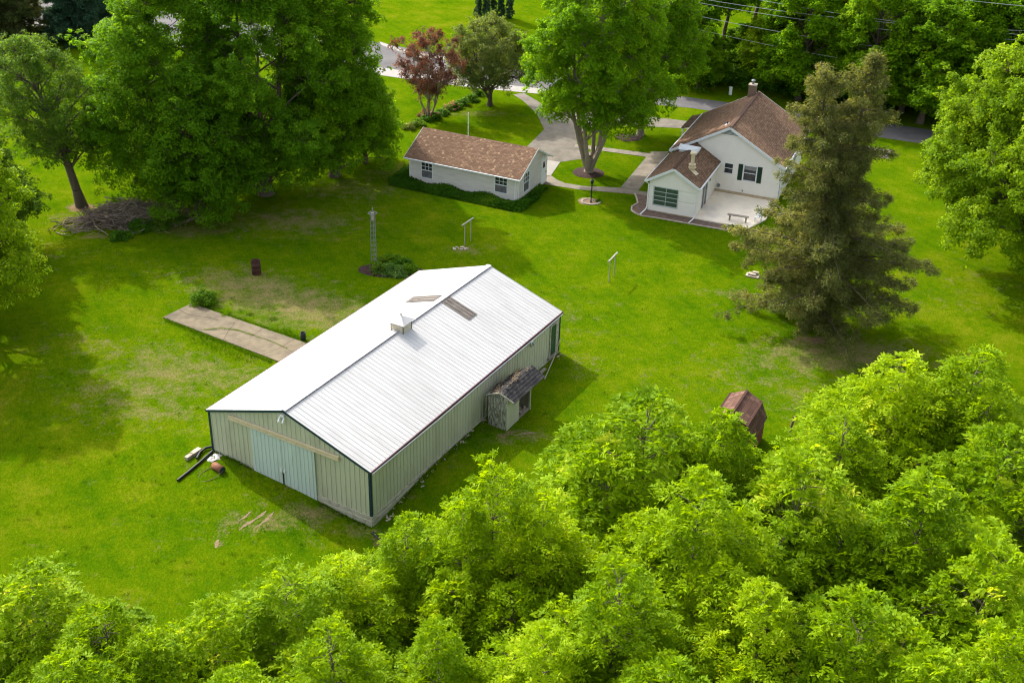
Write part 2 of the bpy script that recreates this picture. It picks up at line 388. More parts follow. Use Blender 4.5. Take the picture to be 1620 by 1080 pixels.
# ------------------------------------------------------------------ foliage
def unit(a): return a / np.maximum(np.linalg.norm(a, axis=-1, keepdims=True), 1e-9)
def leaf_quads(P, Nn, T, L, W, rng):
    """rhombic leaves: P base point, Nn normal, T rough direction"""
    T = unit(T - Nn * (T * Nn).sum(1, keepdims=True)); B = np.cross(Nn, T)
    L = L.reshape(-1, 1); W = W.reshape(-1, 1)
    a = P; c = P + T * L - Nn * L * .12; m_ = P + T * L * .45 + Nn * L * .04
    V = np.stack([a, m_ + B * W / 2, c, m_ - B * W / 2], 1).reshape(-1, 3)
    return V, np.arange(len(V), dtype=np.int32).reshape(-1, 4)

def segs(P0, P1, r0, r1, sides=4):
    P0 = np.array(P0, float); P1 = np.array(P1, float); n_ = len(P0); d = unit(P1 - P0)
    ref = np.where(np.abs(d[:, 2:3]) < .9, [[0, 0, 1.]], [[1., 0, 0]]); a = unit(np.cross(d, ref)); b = np.cross(d, a)
    t = np.arange(sides) * 2 * np.pi / sides; ca = np.cos(t)[None, :, None]; sa = np.sin(t)[None, :, None]
    ring = a[:, None] * ca + b[:, None] * sa
    A = P0[:, None] + ring * np.array(r0).reshape(-1, 1, 1); Bv = P1[:, None] + ring * np.array(r1).reshape(-1, 1, 1)
    V = np.concatenate([A, Bv], 1).reshape(-1, 3); base = (np.arange(n_) * 2 * sides)[:, None]; k = np.arange(sides)[None]
    F = np.stack([base + k, base + (k + 1) % sides, base + sides + (k + 1) % sides, base + sides + k], -1).reshape(-1, 4)
    return V, F

class Wood:
    def __init__(s): s.a = []; s.b = []; s.r = []; s.q = []
    def path(s, pts, rs):
        for i in range(len(pts) - 1): s.a.append(pts[i]); s.b.append(pts[i + 1]); s.r.append(rs[i]); s.q.append(rs[i + 1])
    def build(s, name, m, parent):
        V1, F1 = [], []; off = 0; r = np.array(s.r); A = np.array(s.a); B = np.array(s.b); q = np.array(s.q)
        for mask, sd in ((r > .06, 10), (r <= .06, 4)):
            if mask.any():
                V, F = segs(A[mask], B[mask], r[mask], q[mask], sd); V1.append(V); F1.append(F + off); off += len(V)
        return mesh_np(name, np.concatenate(V1), np.concatenate(F1), m, None, parent, True)

def bez(p0, p1, p2, k):
    t = np.linspace(0, 1, k)[:, None]; return (1 - t) ** 2 * p0 + 2 * t * (1 - t) * p1 + t * t * p2

def make_foliage(rng, C, Cd, cr, n_leaf, style, leaf, flat=.7, upb=.55, lumps=None):
    """C clump centres, Cd outward directions, cr clump radii. style 'leaf' single leaves or 'spray' drooping compound leaves"""
    nC = len(C); per = rng.normal(.45, .16, nC) if lumps is None else lumps
    idx = np.repeat(np.arange(nC), n_leaf); n_ = len(idx)
    u = unit(rng.normal(size=(n_, 3))); u = unit(u + Cd[idx] * .55 + np.array([0, 0, .25]))
    rad = cr[idx][:, None] * (rng.uniform(.35, 1.05, (n_, 1)) ** .7)
    P = C[idx] + u * rad * np.array([1, 1, flat])
    L, W = leaf
    if style == 'leaf':
        Nn = unit(u * .45 + np.array([0, 0, upb]) + rng.normal(size=(n_, 3)) * .42)
        T = unit(u * .8 + rng.normal(size=(n_, 3)) * .7 + np.array([0, 0, -.45]))
        s_ = rng.uniform(.65, 1.25, n_)
        V, F = leaf_quads(P, Nn, T, L * s_, W * s_, rng)
        tint = np.clip(per[idx] + rng.normal(0, .17, n_), 0, 1)
        return V, F, tint
    K = 9                                                # leaflets on each drooping compound leaf
    D = unit(u * .9 + Cd[idx] * .4 + rng.normal(size=(n_, 3)) * .45 + np.array([0, 0, .05]))
    side = unit(np.cross(D, np.array([0, 0, 1.]) + rng.normal(size=(n_, 3)) * .25)); upv = unit(np.cross(side, D))
    Ls = (.36 if style == 'spray' else .30) * rng.uniform(.7, 1.3, n_)
    Vs, tn = [], []
    for k in range(K):
        t = (k // 2 + 1) / (K // 2 + 1); sg = 1 if k % 2 else -1
        if k == K - 1: sg = 0
        pos = P + D * (Ls * t)[:, None] + np.array([0, 0, -1.]) * (Ls * t * t * .55)[:, None]
        dr = unit(side * sg * .85 + D * (.55 if sg else 1.) + np.array([0, 0, -.35 - .5 * t]) + rng.normal(size=(n_, 3)) * .15)
        nn = unit(upv + rng.normal(size=(n_, 3)) * .28 + D * .1)
        s_ = rng.uniform(.75, 1.2, n_) * (1.05 - .35 * abs(t - .5))
        V, _ = leaf_quads(pos, nn, dr, L * s_, W * s_, rng); Vs.append(V)
        tn.append(np.clip(per[idx] + rng.normal(0, .11, n_), 0, 1))
    V = np.concatenate(Vs); F = np.arange(len(V), dtype=np.int32).reshape(-1, 4)
    return V, F, np.concatenate(tn)

def broadleaf(name, h, r, base, seed, kind, trunk_r=.25, lobes=40, lobe_r=1.5, clumps=22, clump_r=.5, n_leaf=60, leaf=(.22, .17),
              style='leaf', lean=(0, 0), stems=1, prof=(.75, .45), bark='bark', inner=.45, droop=.0, flat=.7, fork=None, skirt=0, gap=.0, squash=.8, shoots=2, leaders=0):
    rng = np.random.default_rng(seed); root = empty(name); W = Wood()
    p1, p2 = prof; tm = p2 / (p1 + p2); nm = (1 - tm) ** p1 * tm ** p2
    env = lambda t: r * ((1 - t) ** p1 * np.maximum(t, .02) ** p2) / nm
    # lobes spread through the crown
    T = (np.arange(lobes) + .5) / lobes; T = T ** .85 * .93 + .02; ang = np.arange(lobes) * 2.39996 + rng.uniform(0, 6.28)
    ang += rng.normal(0, .35, lobes); fr = rng.uniform(inner, .86, lobes) ** .8
    LR = lobe_r * rng.uniform(.65, 1.3, lobes) * (.75 + .5 * (1 - T))
    rr = np.maximum(env(T) - LR * .55, .05 * r) * fr * rng.uniform(.82, 1.18, lobes)
    zz = base + T * (h - base - LR * .5); zz = np.minimum(zz, h - LR * .6)
    lx = lean[0] * (zz / h) ** 1.3; ly = lean[1] * (zz / h) ** 1.3
    LC = np.stack([rr * np.cos(ang) + lx, rr * np.sin(ang) + ly, zz - droop * (rr / r) ** 2], 1)
    if leaders:                                          # crown made of several uneven pointed leaders
        lid = rng.integers(0, leaders, lobes); oa = np.arange(leaders) * 2 * np.pi / leaders + rng.uniform(0, 6); orr = r * rng.uniform(.35, .72, leaders); orr[0] *= .15
        lh = h * rng.uniform(.66, .95, leaders); lh[0] = h; wd = rng.uniform(.42, .62, leaders); zt_ = base + T * (lh[lid] - base - LR * .5)
        LR *= (1.25 - .75 * T) * .9; tt_ = np.clip(T * 2.2, 0, 1) ** .6
        LC = np.stack([np.cos(ang) * rr * wd[lid] + np.cos(oa[lid]) * orr[lid] * tt_, np.sin(ang) * rr * wd[lid] + np.sin(oa[lid]) * orr[lid] * tt_, zt_], 1); rr = np.hypot(LC[:, 0], LC[:, 1])
    LC[:, 2] = np.maximum(LC[:, 2], LR * .6 + .15)
    # stems
    st = []
    for k in range(stems):
        a = 2 * np.pi * k / max(stems, 1) + rng.uniform(0, 1); sprd = (.0 if stems == 1 else r * .38)
        hh = h * (.86 if stems == 1 else rng.uniform(.62, .8)); m_ = 9; t = np.linspace(0, 1, m_)
        P = np.stack([lean[0] * (t * hh / h) ** 1.3 + np.cos(a) * sprd * t ** .9 * (t > 0), lean[1] * (t * hh / h) ** 1.3 + np.sin(a) * sprd * t ** .9, t * hh], 1)
        if stems > 1:
            fk = fork or base * .3; tt = np.clip((P[:, 2] - fk) / (hh - fk), 0, 1)
            P[:, 0] = lean[0] * (P[:, 2] / h) ** 1.3 + np.cos(a) * (sprd * tt ** .5 + .12 * (P[:, 2] > .1)); P[:, 1] = lean[1] * (P[:, 2] / h) ** 1.3 + np.sin(a) * (sprd * tt ** .5 + .12 * (P[:, 2] > .1))
        P[1:, :2] += rng.normal(0, .02 * h ** .5, (m_ - 1, 2))
        tr = trunk_r if stems == 1 else trunk_r * .50
        rs = tr * (1 - t) ** .75 + .03; rs[0] *= 1.35
        st.append((P, rs)); W.path(P, rs)
    if stems > 1: W.path(np.array([[0, 0, -.1], [0, 0, .35], [0, 0, (fork or base * .3) + .3]]), [trunk_r * 1.45, trunk_r * 1.05, trunk_r * .7])
    else: W.path(np.array([[0, 0, -.15], [0, 0, .3]]), [trunk_r * 1.8, trunk_r * 1.15])
    tips = []
    for i in range(lobes):
        P, rs = st[i % stems]; z = max(base * .75, LC[i, 2] - .75 * rr[i] - .3); z = min(z, P[-1, 2])
        j = np.searchsorted(P[:, 2], z); j = min(max(j, 1), len(P) - 1); f = (z - P[j - 1, 2]) / (P[j, 2] - P[j - 1, 2] + 1e-6)
        f = min(max(f, 0), 1); p0 = P[j - 1] * (1 - f) + P[j] * f; r0 = (rs[j - 1] * (1 - f) + rs[j] * f) * .55
        mid = (p0 + LC[i]) / 2 + np.array([0, 0, .12 * rr[i]]) + rng.normal(0, .12, 3)
        r0 = min(r0, .025 + .028 * np.linalg.norm(LC[i] - p0)); B_ = bez(p0, mid, LC[i], 6)
        W.path(B_, np.linspace(r0, .03, 6))
    Cs, Cd, Cr, lum = [], [], [], []
    for i in range(lobes):
        out = unit((LC[i] - np.array([lx[i], ly[i], LC[i, 2] - .6 * r])) * np.array([1, 1, .8]))
        k = max(4, int(clumps * (LR[i] / lobe_r) ** 1.6)); u = unit(rng.normal(size=(k * 3, 3))); d = u @ out + u[:, 2] * .25
        u = u[np.argsort(-(d + rng.normal(0, .35, len(d))))[:k]]
        c = LC[i] + u * LR[i] * (rng.uniform(.25, 1.65, (k, 1)) if leaders else rng.uniform(.5, 1.12, (k, 1))) * np.array([1, 1, squash])
        cr_ = clump_r * rng.uniform(.65, 1.25, k)
        for q in range(shoots):                      # leafy shoots that break the outline
            v0 = unit(u[rng.integers(0, k)] + out * .5 + np.array([0, 0, .3])); p0 = LC[i] + v0 * LR[i] * rng.uniform(.6, 1.0); ax = unit(v0 * .7 + np.array([0, 0, .45]) + rng.normal(0, .4, 3)); m_ = 5
            tt = np.linspace(0, 1, m_)[:, None]; ln = LR[i] * rng.uniform(.5, 1.35)
            cs_ = p0 + ax * tt * ln + np.array([0, 0, -.25]) * ln * tt ** 2 + rng.normal(0, .06, (m_, 3)); c = np.concatenate([c, cs_]); u = np.concatenate([u, np.repeat(ax[None], m_, 0)]); cr_ = np.concatenate([cr_, clump_r * (.85 - .5 * tt[:, 0])])
        k = len(c)
        c[:, 2] = np.maximum(c[:, 2], clump_r * .6 + .1)
        Cs.append(c); Cd.append(unit(u * .6 + out * .5)); Cr.append(cr_); lum.append(np.clip(rng.normal(.42, .1) + rng.normal(0, .13, k), 0.05, .95))
        for q in range(k):
            if q % 2 and q > clumps: continue
            mid = (LC[i] + c[q]) / 2 + rng.normal(0, .1, 3); W.path(np.array([LC[i], mid, c[q]]), [.022, .013, .006])
    C = np.concatenate(Cs); D = np.concatenate(Cd); CR = np.concatenate(Cr); lm = np.concatenate(lum)
    V, F, t = make_foliage(rng, C, D, CR, np.maximum(2, (n_leaf * (CR / clump_r) ** 1.5).astype(int)), style, leaf, flat, lumps=lm)
    V[:, 2] = np.maximum(V[:, 2], .03)
    W.build('trunk', bark, root)
    mesh_np('crown', V, F, LEAF[kind], t, root)
    return root

def plume_tree(name, h, r, seed, kind, style, leaf, trunk_r=.17, leaders=7, width=.42, clumps=170, clump_r=.30, n_leaf=8, base=.16, bark='bark_grey'):
    """tree seen from above: several tall uneven leaders, each a ragged cone of small drooping tufts"""
    rng = np.random.default_rng(seed); root = empty(name); W = Wood(); C, D, CR, lum = [], [], [], []
    oa = np.arange(leaders) * 2.39996 + rng.uniform(0, 6); orr = r * np.sqrt(np.linspace(0, .62, leaders)) * rng.uniform(.85, 1.1, leaders); orr[0] = r * .05
    W.path(np.array([[0, 0, -.6], [0, 0, .3], [0, 0, h * .22]]), [trunk_r * 1.6, trunk_r * 1.1, trunk_r])
    for k in range(leaders):
        hh = h * (1 - .42 * (orr[k] / r)) * rng.uniform(.82, 1.02) if k else h; ox, oy = math.cos(oa[k]) * orr[k], math.sin(oa[k]) * orr[k]
        z0 = h * rng.uniform(.14, .24); P = bez(np.array([0, 0, z0]), np.array([ox * .8, oy * .8, z0 + (hh - z0) * .35]), np.array([ox * 1.05, oy * 1.05, hh * .90]), 10); P[1:-1] += rng.normal(0, .06, (8, 3))
        W.path(P, np.linspace(trunk_r * .6, .012, 10)); lt = rng.normal(.42, .10); wm = r * width * rng.uniform(.8, 1.2) * (1.15 if k == 0 else 1); ph = rng.uniform(0, 6, 3)
        zb = h * base; n_ = int(clumps * (hh - zb) / (h * .8)); t = rng.beta(1.2, 1.25, n_); a = rng.uniform(0, 2 * np.pi, n_)
        w = wm * (1 - t) ** .5 * (.55 + .45 * np.minimum(1, t * 4 + .3)); w = w * (1 + .28 * np.sin(3 * a + 9 * t + ph[0]) + .18 * np.sin(5 * a - 14 * t + ph[1]))
        fr = rng.uniform(.35, 1., n_) ** .6; out_ = rng.uniform(size=n_) < .12; fr[out_] *= rng.uniform(1.1, 1.5, out_.sum())
        z = zb + t * (hh - zb); ax = np.stack([np.interp(z, P[:, 2], P[:, 0]), np.interp(z, P[:, 2], P[:, 1])], 1); R_ = w * fr + .06
        c = np.stack([ax[:, 0] + np.cos(a) * R_, ax[:, 1] + np.sin(a) * R_, z + rng.normal(0, .1, n_)], 1); d = unit(np.stack([np.cos(a), np.sin(a), np.full(n_, .35) + .5 * t], 1))
        C.append(c); D.append(d); CR.append(clump_r * rng.uniform(.6, 1.25, n_)); tw = np.sin(2 * a + 7 * t + ph[2]) * .07; lum.append(np.clip(lt + tw + rng.normal(0, .15, n_), .03, .97))
        for q in range(0, n_, 3):
            s0 = np.array([ax[q, 0], ax[q, 1], z[q] - .45 * R_[q]]); W.path(np.array([s0, (s0 + c[q]) / 2 + [0, 0, .08], c[q]]), [.020 + .006 * R_[q], .014, .006])
    C = np.concatenate(C); D = np.concatenate(D); CR = np.concatenate(CR); lm = np.concatenate(lum)
    V, F, t = make_foliage(rng, C, D, CR, np.maximum(2, (n_leaf * (CR / clump_r) ** 1.5).astype(int)), style, leaf, .8, lumps=lm)
    V[:, 2] = np.maximum(V[:, 2], .03); W.build('trunk', bark, root); mesh_np('crown', V, F, LEAF[kind], t, root); return root

def conifer(name, h, r, seed, kind, branches=150, base=.6, trunk_r=.3, tops=1, prof=None, n_leaf=26, leaf=(.22, .06), clump=.38, droop=.25, bark='bark', ragged=.45, step=.5):
    rng = np.random.default_rng(seed); root = empty(name); W = Wood()
    P = np.stack([np.zeros(9), np.zeros(9), np.linspace(-.1, h * .97, 9)], 1); P[1:, :2] += rng.normal(0, .05, (8, 2)); axes = [P]
    if tops > 1:
        P[:, 0] += np.clip((P[:, 2] / h - .4) / .6, 0, 1) * 1.0
        z0 = h * .40; q = bez(np.array([0, 0, z0]), np.array([-1.5, -.2, h * .58]), np.array([-2.0, -.3, h * .93]), 7); W.path(q, np.linspace(trunk_r * .6, .03, 7)); axes.append(q)
    W.path(P, np.linspace(trunk_r, .03, 9))
    C, D, CR, lum = [], [], [], []
    for i in range(branches):
        t = ((i + .5) / branches) ** .9; z = base + t * (h - base) * .985
        L = (prof(t) if prof else (1 - t) ** .85) * r * (1 - ragged * rng.uniform(0, 1) ** 1.6 + rng.uniform(0, .15)); a = i * 2.39996 + rng.normal(0, .3)
        ax = axes[0]
        if tops > 1 and t > .45:
            if i % 2 and z < axes[1][-1, 2]: ax = axes[1]
            L *= .72
        x0 = np.interp(z, ax[:, 2], ax[:, 0]); y0 = np.interp(z, ax[:, 2], ax[:, 1])
        L = max(L, .3); dirv = np.array([math.cos(a), math.sin(a), 0]); up_ = rng.uniform(-.12, .32) + (.35 * t if tops > 1 else 0)
        p0 = np.array([x0, y0, z]); tip = p0 + dirv * L + np.array([0, 0, L * up_ - droop * L * .4])
        if t > .85: tip[2] += L * .6
        mid = (p0 + tip) / 2 + np.array([0, 0, L * .10 - droop * .1 * L]); B_ = bez(p0, mid, tip, 6); W.path(B_, np.linspace(.025 + L * .008, .012, 6))
        m_ = max(2, int(L / step * 2.2)); lm = rng.normal(.45, .16)
        for s_ in rng.uniform(.18, 1., m_):
            p = (1 - s_) ** 2 * p0 + 2 * s_ * (1 - s_) * mid + s_ * s_ * tip; sd = np.array([-dirv[1], dirv[0], 0]) * rng.uniform(-1, 1) * L * .28 * (1.15 - s_)
            C.append(p + sd + np.array([0, 0, -abs(rng.normal(0, .16))])); D.append(dirv * .8 + sd * .6 / (L + .1) + np.array([0, 0, -.1])); CR.append(clump * rng.uniform(.6, 1.25) * (1.15 - .45 * s_)); lum.append(lm + rng.normal(0, .1))
    C = np.array(C); D = unit(np.array(D)); CR = np.array(CR); lum = np.clip(np.array(lum), .02, .95)
    idx = np.repeat(np.arange(len(C)), n_leaf); n_ = len(idx); u = unit(rng.normal(size=(n_, 3)))
    Pp = C[idx] + u * (CR[idx] * rng.uniform(.1, 1, n_))[:, None] * np.array([1, 1, .55 if tops < 2 else .85])
    T = unit(D[idx] + u * .7 + np.array([0, 0, .05])); Nn = unit(np.array([0, 0, .7]) + rng.normal(size=(n_, 3)) * .65 + u * .3)
    s_ = rng.uniform(.6, 1.3, n_); V, F = leaf_quads(Pp, Nn, T, leaf[0] * s_, leaf[1] * s_, rng)
    tint = np.clip(lum[idx] + rng.normal(0, .15, n_), 0, 1); W.build('trunk', bark, root); mesh_np('crown', V, F, LEAF[kind], tint, root)
    return root

def shrub(name, x, y, r, h, seed, kind, n_cl=26, n_leaf=45, leaf=(.12, .09), z=0., squat=1., label=None, cat=None, group=None, pet=None):
    rng = np.random.default_rng(seed); root = empty(name, (x, y, z)); W = Wood()
    u = unit(rng.normal(size=(n_cl, 3))); u[:, 2] = np.abs(u[:, 2]); C = u * rng.uniform(.45, .85, (n_cl, 1)) * np.array([r, r * squat, h * .95]); C[:, 2] = np.maximum(C[:, 2], .08)
    for c in C: W.path(np.array([[c[0] * .15, c[1] * .15, 0], c * np.array([.6, .6, .6]), c]), [.025, .015, .006])
    V, F, t = make_foliage(rng, C, u, np.full(n_cl, r * .34), n_leaf, 'leaf', leaf, .8); V[:, 2] = np.maximum(V[:, 2], .01)
    W.build('stem', 'bark', root); mesh_np('foliage', V, F, LEAF[kind], t, root)
    if pet:
        k = pet; q = C[rng.integers(0, n_cl, k)] * 1.15 + rng.normal(0, .1, (k, 3)) + np.array([0, 0, .12]); idx = np.repeat(np.arange(k), 9)
        P = q[idx] + rng.normal(0, .05, (k * 9, 3)); V, F = leaf_quads(P, unit(rng.normal(size=(k * 9, 3)) + np.array([0, 0, 1.])), rng.normal(size=(k * 9, 3)), np.full(k * 9, .11), np.full(k * 9, .1), rng)
        mesh_np('blossom', V, F, LEAF['petal'], rng.uniform(0, 1, k * 9), root)
    return tag(root, label, cat, group)

# ------------------------------------------------------------------ ground
BX, BY, BTH = -6.859, 48.066, -.5088
BW, BL, BE, BR = 10.6, 20.21, 2.884, 4.653
ba = np.array([math.cos(BTH), math.sin(BTH)]); bb = np.array([-math.sin(BTH), math.cos(BTH)])
def BWD(u, v): return (BX + ba[0] * u + bb[0] * v, BY + ba[1] * u + bb[1] * v)
def gz(x, y):
    c2 = BWD(-BW, 0)
    return -.55 * np.exp(-((x - BX) ** 2 + (y - BY) ** 2) / 14.) + .24 * np.exp(-((x - c2[0]) ** 2 + (y - c2[1]) ** 2) / 10.)
def axis(lo, hi, step, far): 
    c = list(np.arange(lo, hi + 1e-6, step)); a = [c[0] - s for s in far][::-1]; b = [c[-1] + s for s in far]; return np.array(a + c + b)
X = axis(-62, 62, .5, (3, 8, 16, 40, 100, 260, 700, 1500)); Y = axis(22, 140, .5, (3, 8, 16, 40, 100, 260, 700, 1500))
XX, YY = np.meshgrid(X, Y); V = np.stack([XX, YY, gz(XX, YY)], -1).reshape(-1, 3); nx, ny = len(X), len(Y)
I = np.arange((nx - 1) * (ny - 1)); i0 = (I // (nx - 1)) * nx + I % (nx - 1); F = np.stack([i0, i0 + 1, i0 + nx + 1, i0 + nx], -1)
gr = mesh_np('ground', V, F, 'grass', None, None, True); tag(gr, kind='structure')
dry = np.zeros(len(V)); bare = np.zeros(len(V)); vx, vy = V[:, 0], V[:, 1]
def spot(arr, px, py, rx, ry, s, ang=0.):
    x, y = G(px, py); c, q = math.cos(ang), math.sin(ang); dx, dy = vx - x, vy - y; a = (dx * c + dy * q) / rx; b = (-dx * q + dy * c) / ry
    arr += s * np.exp(-(a * a + b * b))
for a in [(470, 350, 6, 3, .75), (560, 300, 5, 2.5, .6), (640, 270, 3.5, 2, .6), (300, 365, 3, 1.6, .7), (380, 450, 4, 2.4, .65), (520, 500, 3, 3, .65), (440, 480, 4.5, 3, .65), (330, 590, 6, 2.2, .55),
          (200, 620, 5, 2.5, .45), (130, 540, 5, 2, .35), (420, 820, 2.4, 1.2, .55), (490, 805, 1.6, .8, .6), (560, 835, 1.5, .8, .45), (240, 660, 4, 1.5, .45), (1300, 560, 5, 3, .75), (1420, 560, 4, 2, .5), (1240, 470, 2, 2, .3),
          (1140, 465, 2.4, 1.2, .45), (1150, 600, 6, 3, .3), (1280, 640, 3, 2, .35), (720, 950, 2, 3, .7), (740, 395, 2, 1, .6), (640, 610, 1, 1, .2), (900, 500, 3, 5, .28), (820, 690, 2, .8, .7), (130, 345, 2.5, 1.2, .8),
          (330, 850, 2, 1, .3), (60, 400, 5, 3, .3), (160, 965, 1.5, 1, .4), (930, 580, 1.5, 1.5, .35), (1500, 480, 6, 2, .25), (770, 180, 3, 1.6, .5), (690, 640, 1.5, 6, .3), (250, 560, 3, 2, .3), (320, 430, 5, 2, .25),(1560,440,5,3,.25),(720,180,2,1,.4)]:
    spot(dry, *a)
for a in [(343, 861, .35, .2, .8), (735, 393, .9, .4, .8), (805, 686, 1.3, .5, .8, .5), (440, 345, 2.4, .9, .6), (520, 300, 2, .8, .5), (975, 440, .6, .3, .5), (1290, 540, 2.2, 1.3, .7), (500, 815, .6, .4, .5), (128, 328, 1.2, .9, 1.3), (150, 374, 1.5, .7, .7), (208, 352, 3.6, 1.4, 1.2), (206, 260, 1.8, .9, 1.3), (680, 330, 1, .3, .3), (600, 845, .8, .5, .8),(1262,695,1,.7,.6),(470,790,.5,.3,.5)]:
    spot(bare, *a)
# worn strip along the barn walls
lu = (vx - BX) * ba[0] + (vy - BY) * ba[1]; lv = (vx - BX) * bb[0] + (vy - BY) * bb[1]
dx_ = np.maximum(np.maximum(-BW - lu, lu), 0); dy_ = np.maximum(np.maximum(-lv, lv - BL), 0); dd = np.hypot(dx_, dy_)
bare += .55 * np.exp(-(dd / .35) ** 2); dry += .15 * np.exp(-(dd / 1.2) ** 2)
for nm_, arr in (('dry', dry), ('bare', bare)):
    at = gr.data.attributes.new(nm_, 'FLOAT', 'POINT'); at.data.foreach_set('value', arr.astype(np.float32))

def sheet(name, pts, m, z=.004, kind='structure', thick=None):
    mb = MB()
    if thick: mb.prism(pts, z - .05, z + thick)
    else: mb.face([(x, y, z) for x, y in pts])
    o = mb.build(name, m); return tag(o, kind=kind)
def ccw(p):
    a = sum(p[i][0] * p[(i + 1) % len(p)][1] - p[(i + 1) % len(p)][0] * p[i][1] for i in range(len(p))); return p if a > 0 else p[::-1]
# road beyond the house, with its pale concrete strip
near = [(-80, 147), (-30, 130.5), (-13, 123.9), (-5, 121.2), (3, 119.6), (17.5, 116.6), (36.5, 108.6), (80, 92)]
far = [(80, 97), (38, 113), (15.8, 120.8), (3, 126.5), (-5, 131.), (-16, 137.3), (-30, 143.5), (-80, 162)]
mb = MB(); fr_ = far[::-1]
for k in range(len(near) - 1): mb.face([(*near[k], .006), (*near[k + 1], .006), (*fr_[k + 1], .006), (*fr_[k], .006)])
tag(mb.build('road', 'asphalt'), kind='structure')
mb = MB()
for k in range(4):
    a, b = near[k], near[k + 1]; mb.face([(a[0], a[1] + .0, .012), (b[0], b[1], .012), (b[0] + .9, b[1] + 2.8 - k * .4, .012), (a[0] + .9, a[1] + 2.9 - k * .3, .012)])
tag(mb.build('pavement', 'pale_concrete'), kind='structure')
sheet('road_curb', ccw([G(604, 72), G(660, 92), (-4, 131.3), (-4, 131.8), G(655, 84), G(600, 66)]), 'pale_concrete', .016)  # pale concrete curb along the far edge of the road
# gravel drive from the garage to the road and across the front of the house
drv = ccw([(2.3, 95.6), (2.75, 98.), (3.65, 99.9), G(945, 248), (5.4, 104.8), (6.3, 109.2), (9, 110.6), (15.9, 110.2), (24, 107.3), (34, 103.4), (35, 105.8), (24, 110.), (15, 112.9), (9, 114.5), (4.5, 114.), G(872, 178), G(852, 161), G(828, 147), G(812, 150), G(828, 160), G(849, 180), G(861, 205), (1., 104.2), (-.6, 100.4), (-1.2, 97.3)])
sheet('driveway', drv, 'gravel', .008)
WK = [('path', ccw([(2.45, 95.0), (2.2, 94.55), (3.28, 94.2), (5.2, 93.55), (9.2, 92.95), (12.6, 92.25), (12.75, 93.05), (10.2, 93.65), G(982, 297), (5.6, 94.35), (4.1, 94.9), (3.4, 95.7), (2.95, 96.6), (2.6, 96.4)]), 'walk'),
      ('path', ccw([G(982, 296.5), (10.25, 93.62), G(1058, 240), G(1030, 240)]), 'walk'),
      ('path', ccw([G(911, 228.), G(1041, 244.5), G(1030, 249.5), G(908, 233)]), 'walk')]
for i, (nm_, pts, m_) in enumerate(WK): sheet(nm_, pts, m_, .012 + .005 * i)
sheet('apron', ccw([(2.5, 96.45), (2.95, 96.6), (3.8, 99.9), (2.7, 100.3), (1.9, 98.)]), 'pale_concrete', .028)

def disc(name, x, y, rx, ry, m, z, n_=40, rag=.05, h=.0, kind=None, parent=None, seed=1):
    rng = np.random.default_rng(seed); ph = rng.uniform(0, 6, 4); mb = MB(); P = []
    for k in range(n_):
        t = 2 * math.pi * k / n_; q = 1 + rag * (math.sin(3 * t + ph[0]) + .6 * math.sin(7 * t + ph[1]) + .4 * math.sin(13 * t + ph[2])) / 2; P.append((x + rx * q * math.cos(t), y + ry * q * math.sin(t)))
    c = (x, y, z + h)
    mid = [((x * .3 + p[0] * .7), (y * .3 + p[1] * .7), z + h * .8) for p in P]
    for k in range(n_):
        a, b = P[k], P[(k + 1) % n_]; mb.face([(*a, z - .0), (*b, z - .0), mid[(k + 1) % n_], mid[k]]); mb.face([mid[k], mid[(k + 1) % n_], c])
    return mb.build(name, m, parent, smooth=True)
tag(disc('mulch_bed', 6.22, 97.55, 1.38, 1.36, 'mulch', .015, h=.10, rag=.03), kind='structure')
tag(disc('mulch_bed', 10.4, 107.1, 1.3, 1.15, 'mulch', .015, h=.1, rag=.05, seed=2), kind='structure')
tag(disc('mulch_bed', *G(617, 428), 2.35, 1.15, 'mulch', .015, h=.08, rag=.05, seed=3), kind='structure')

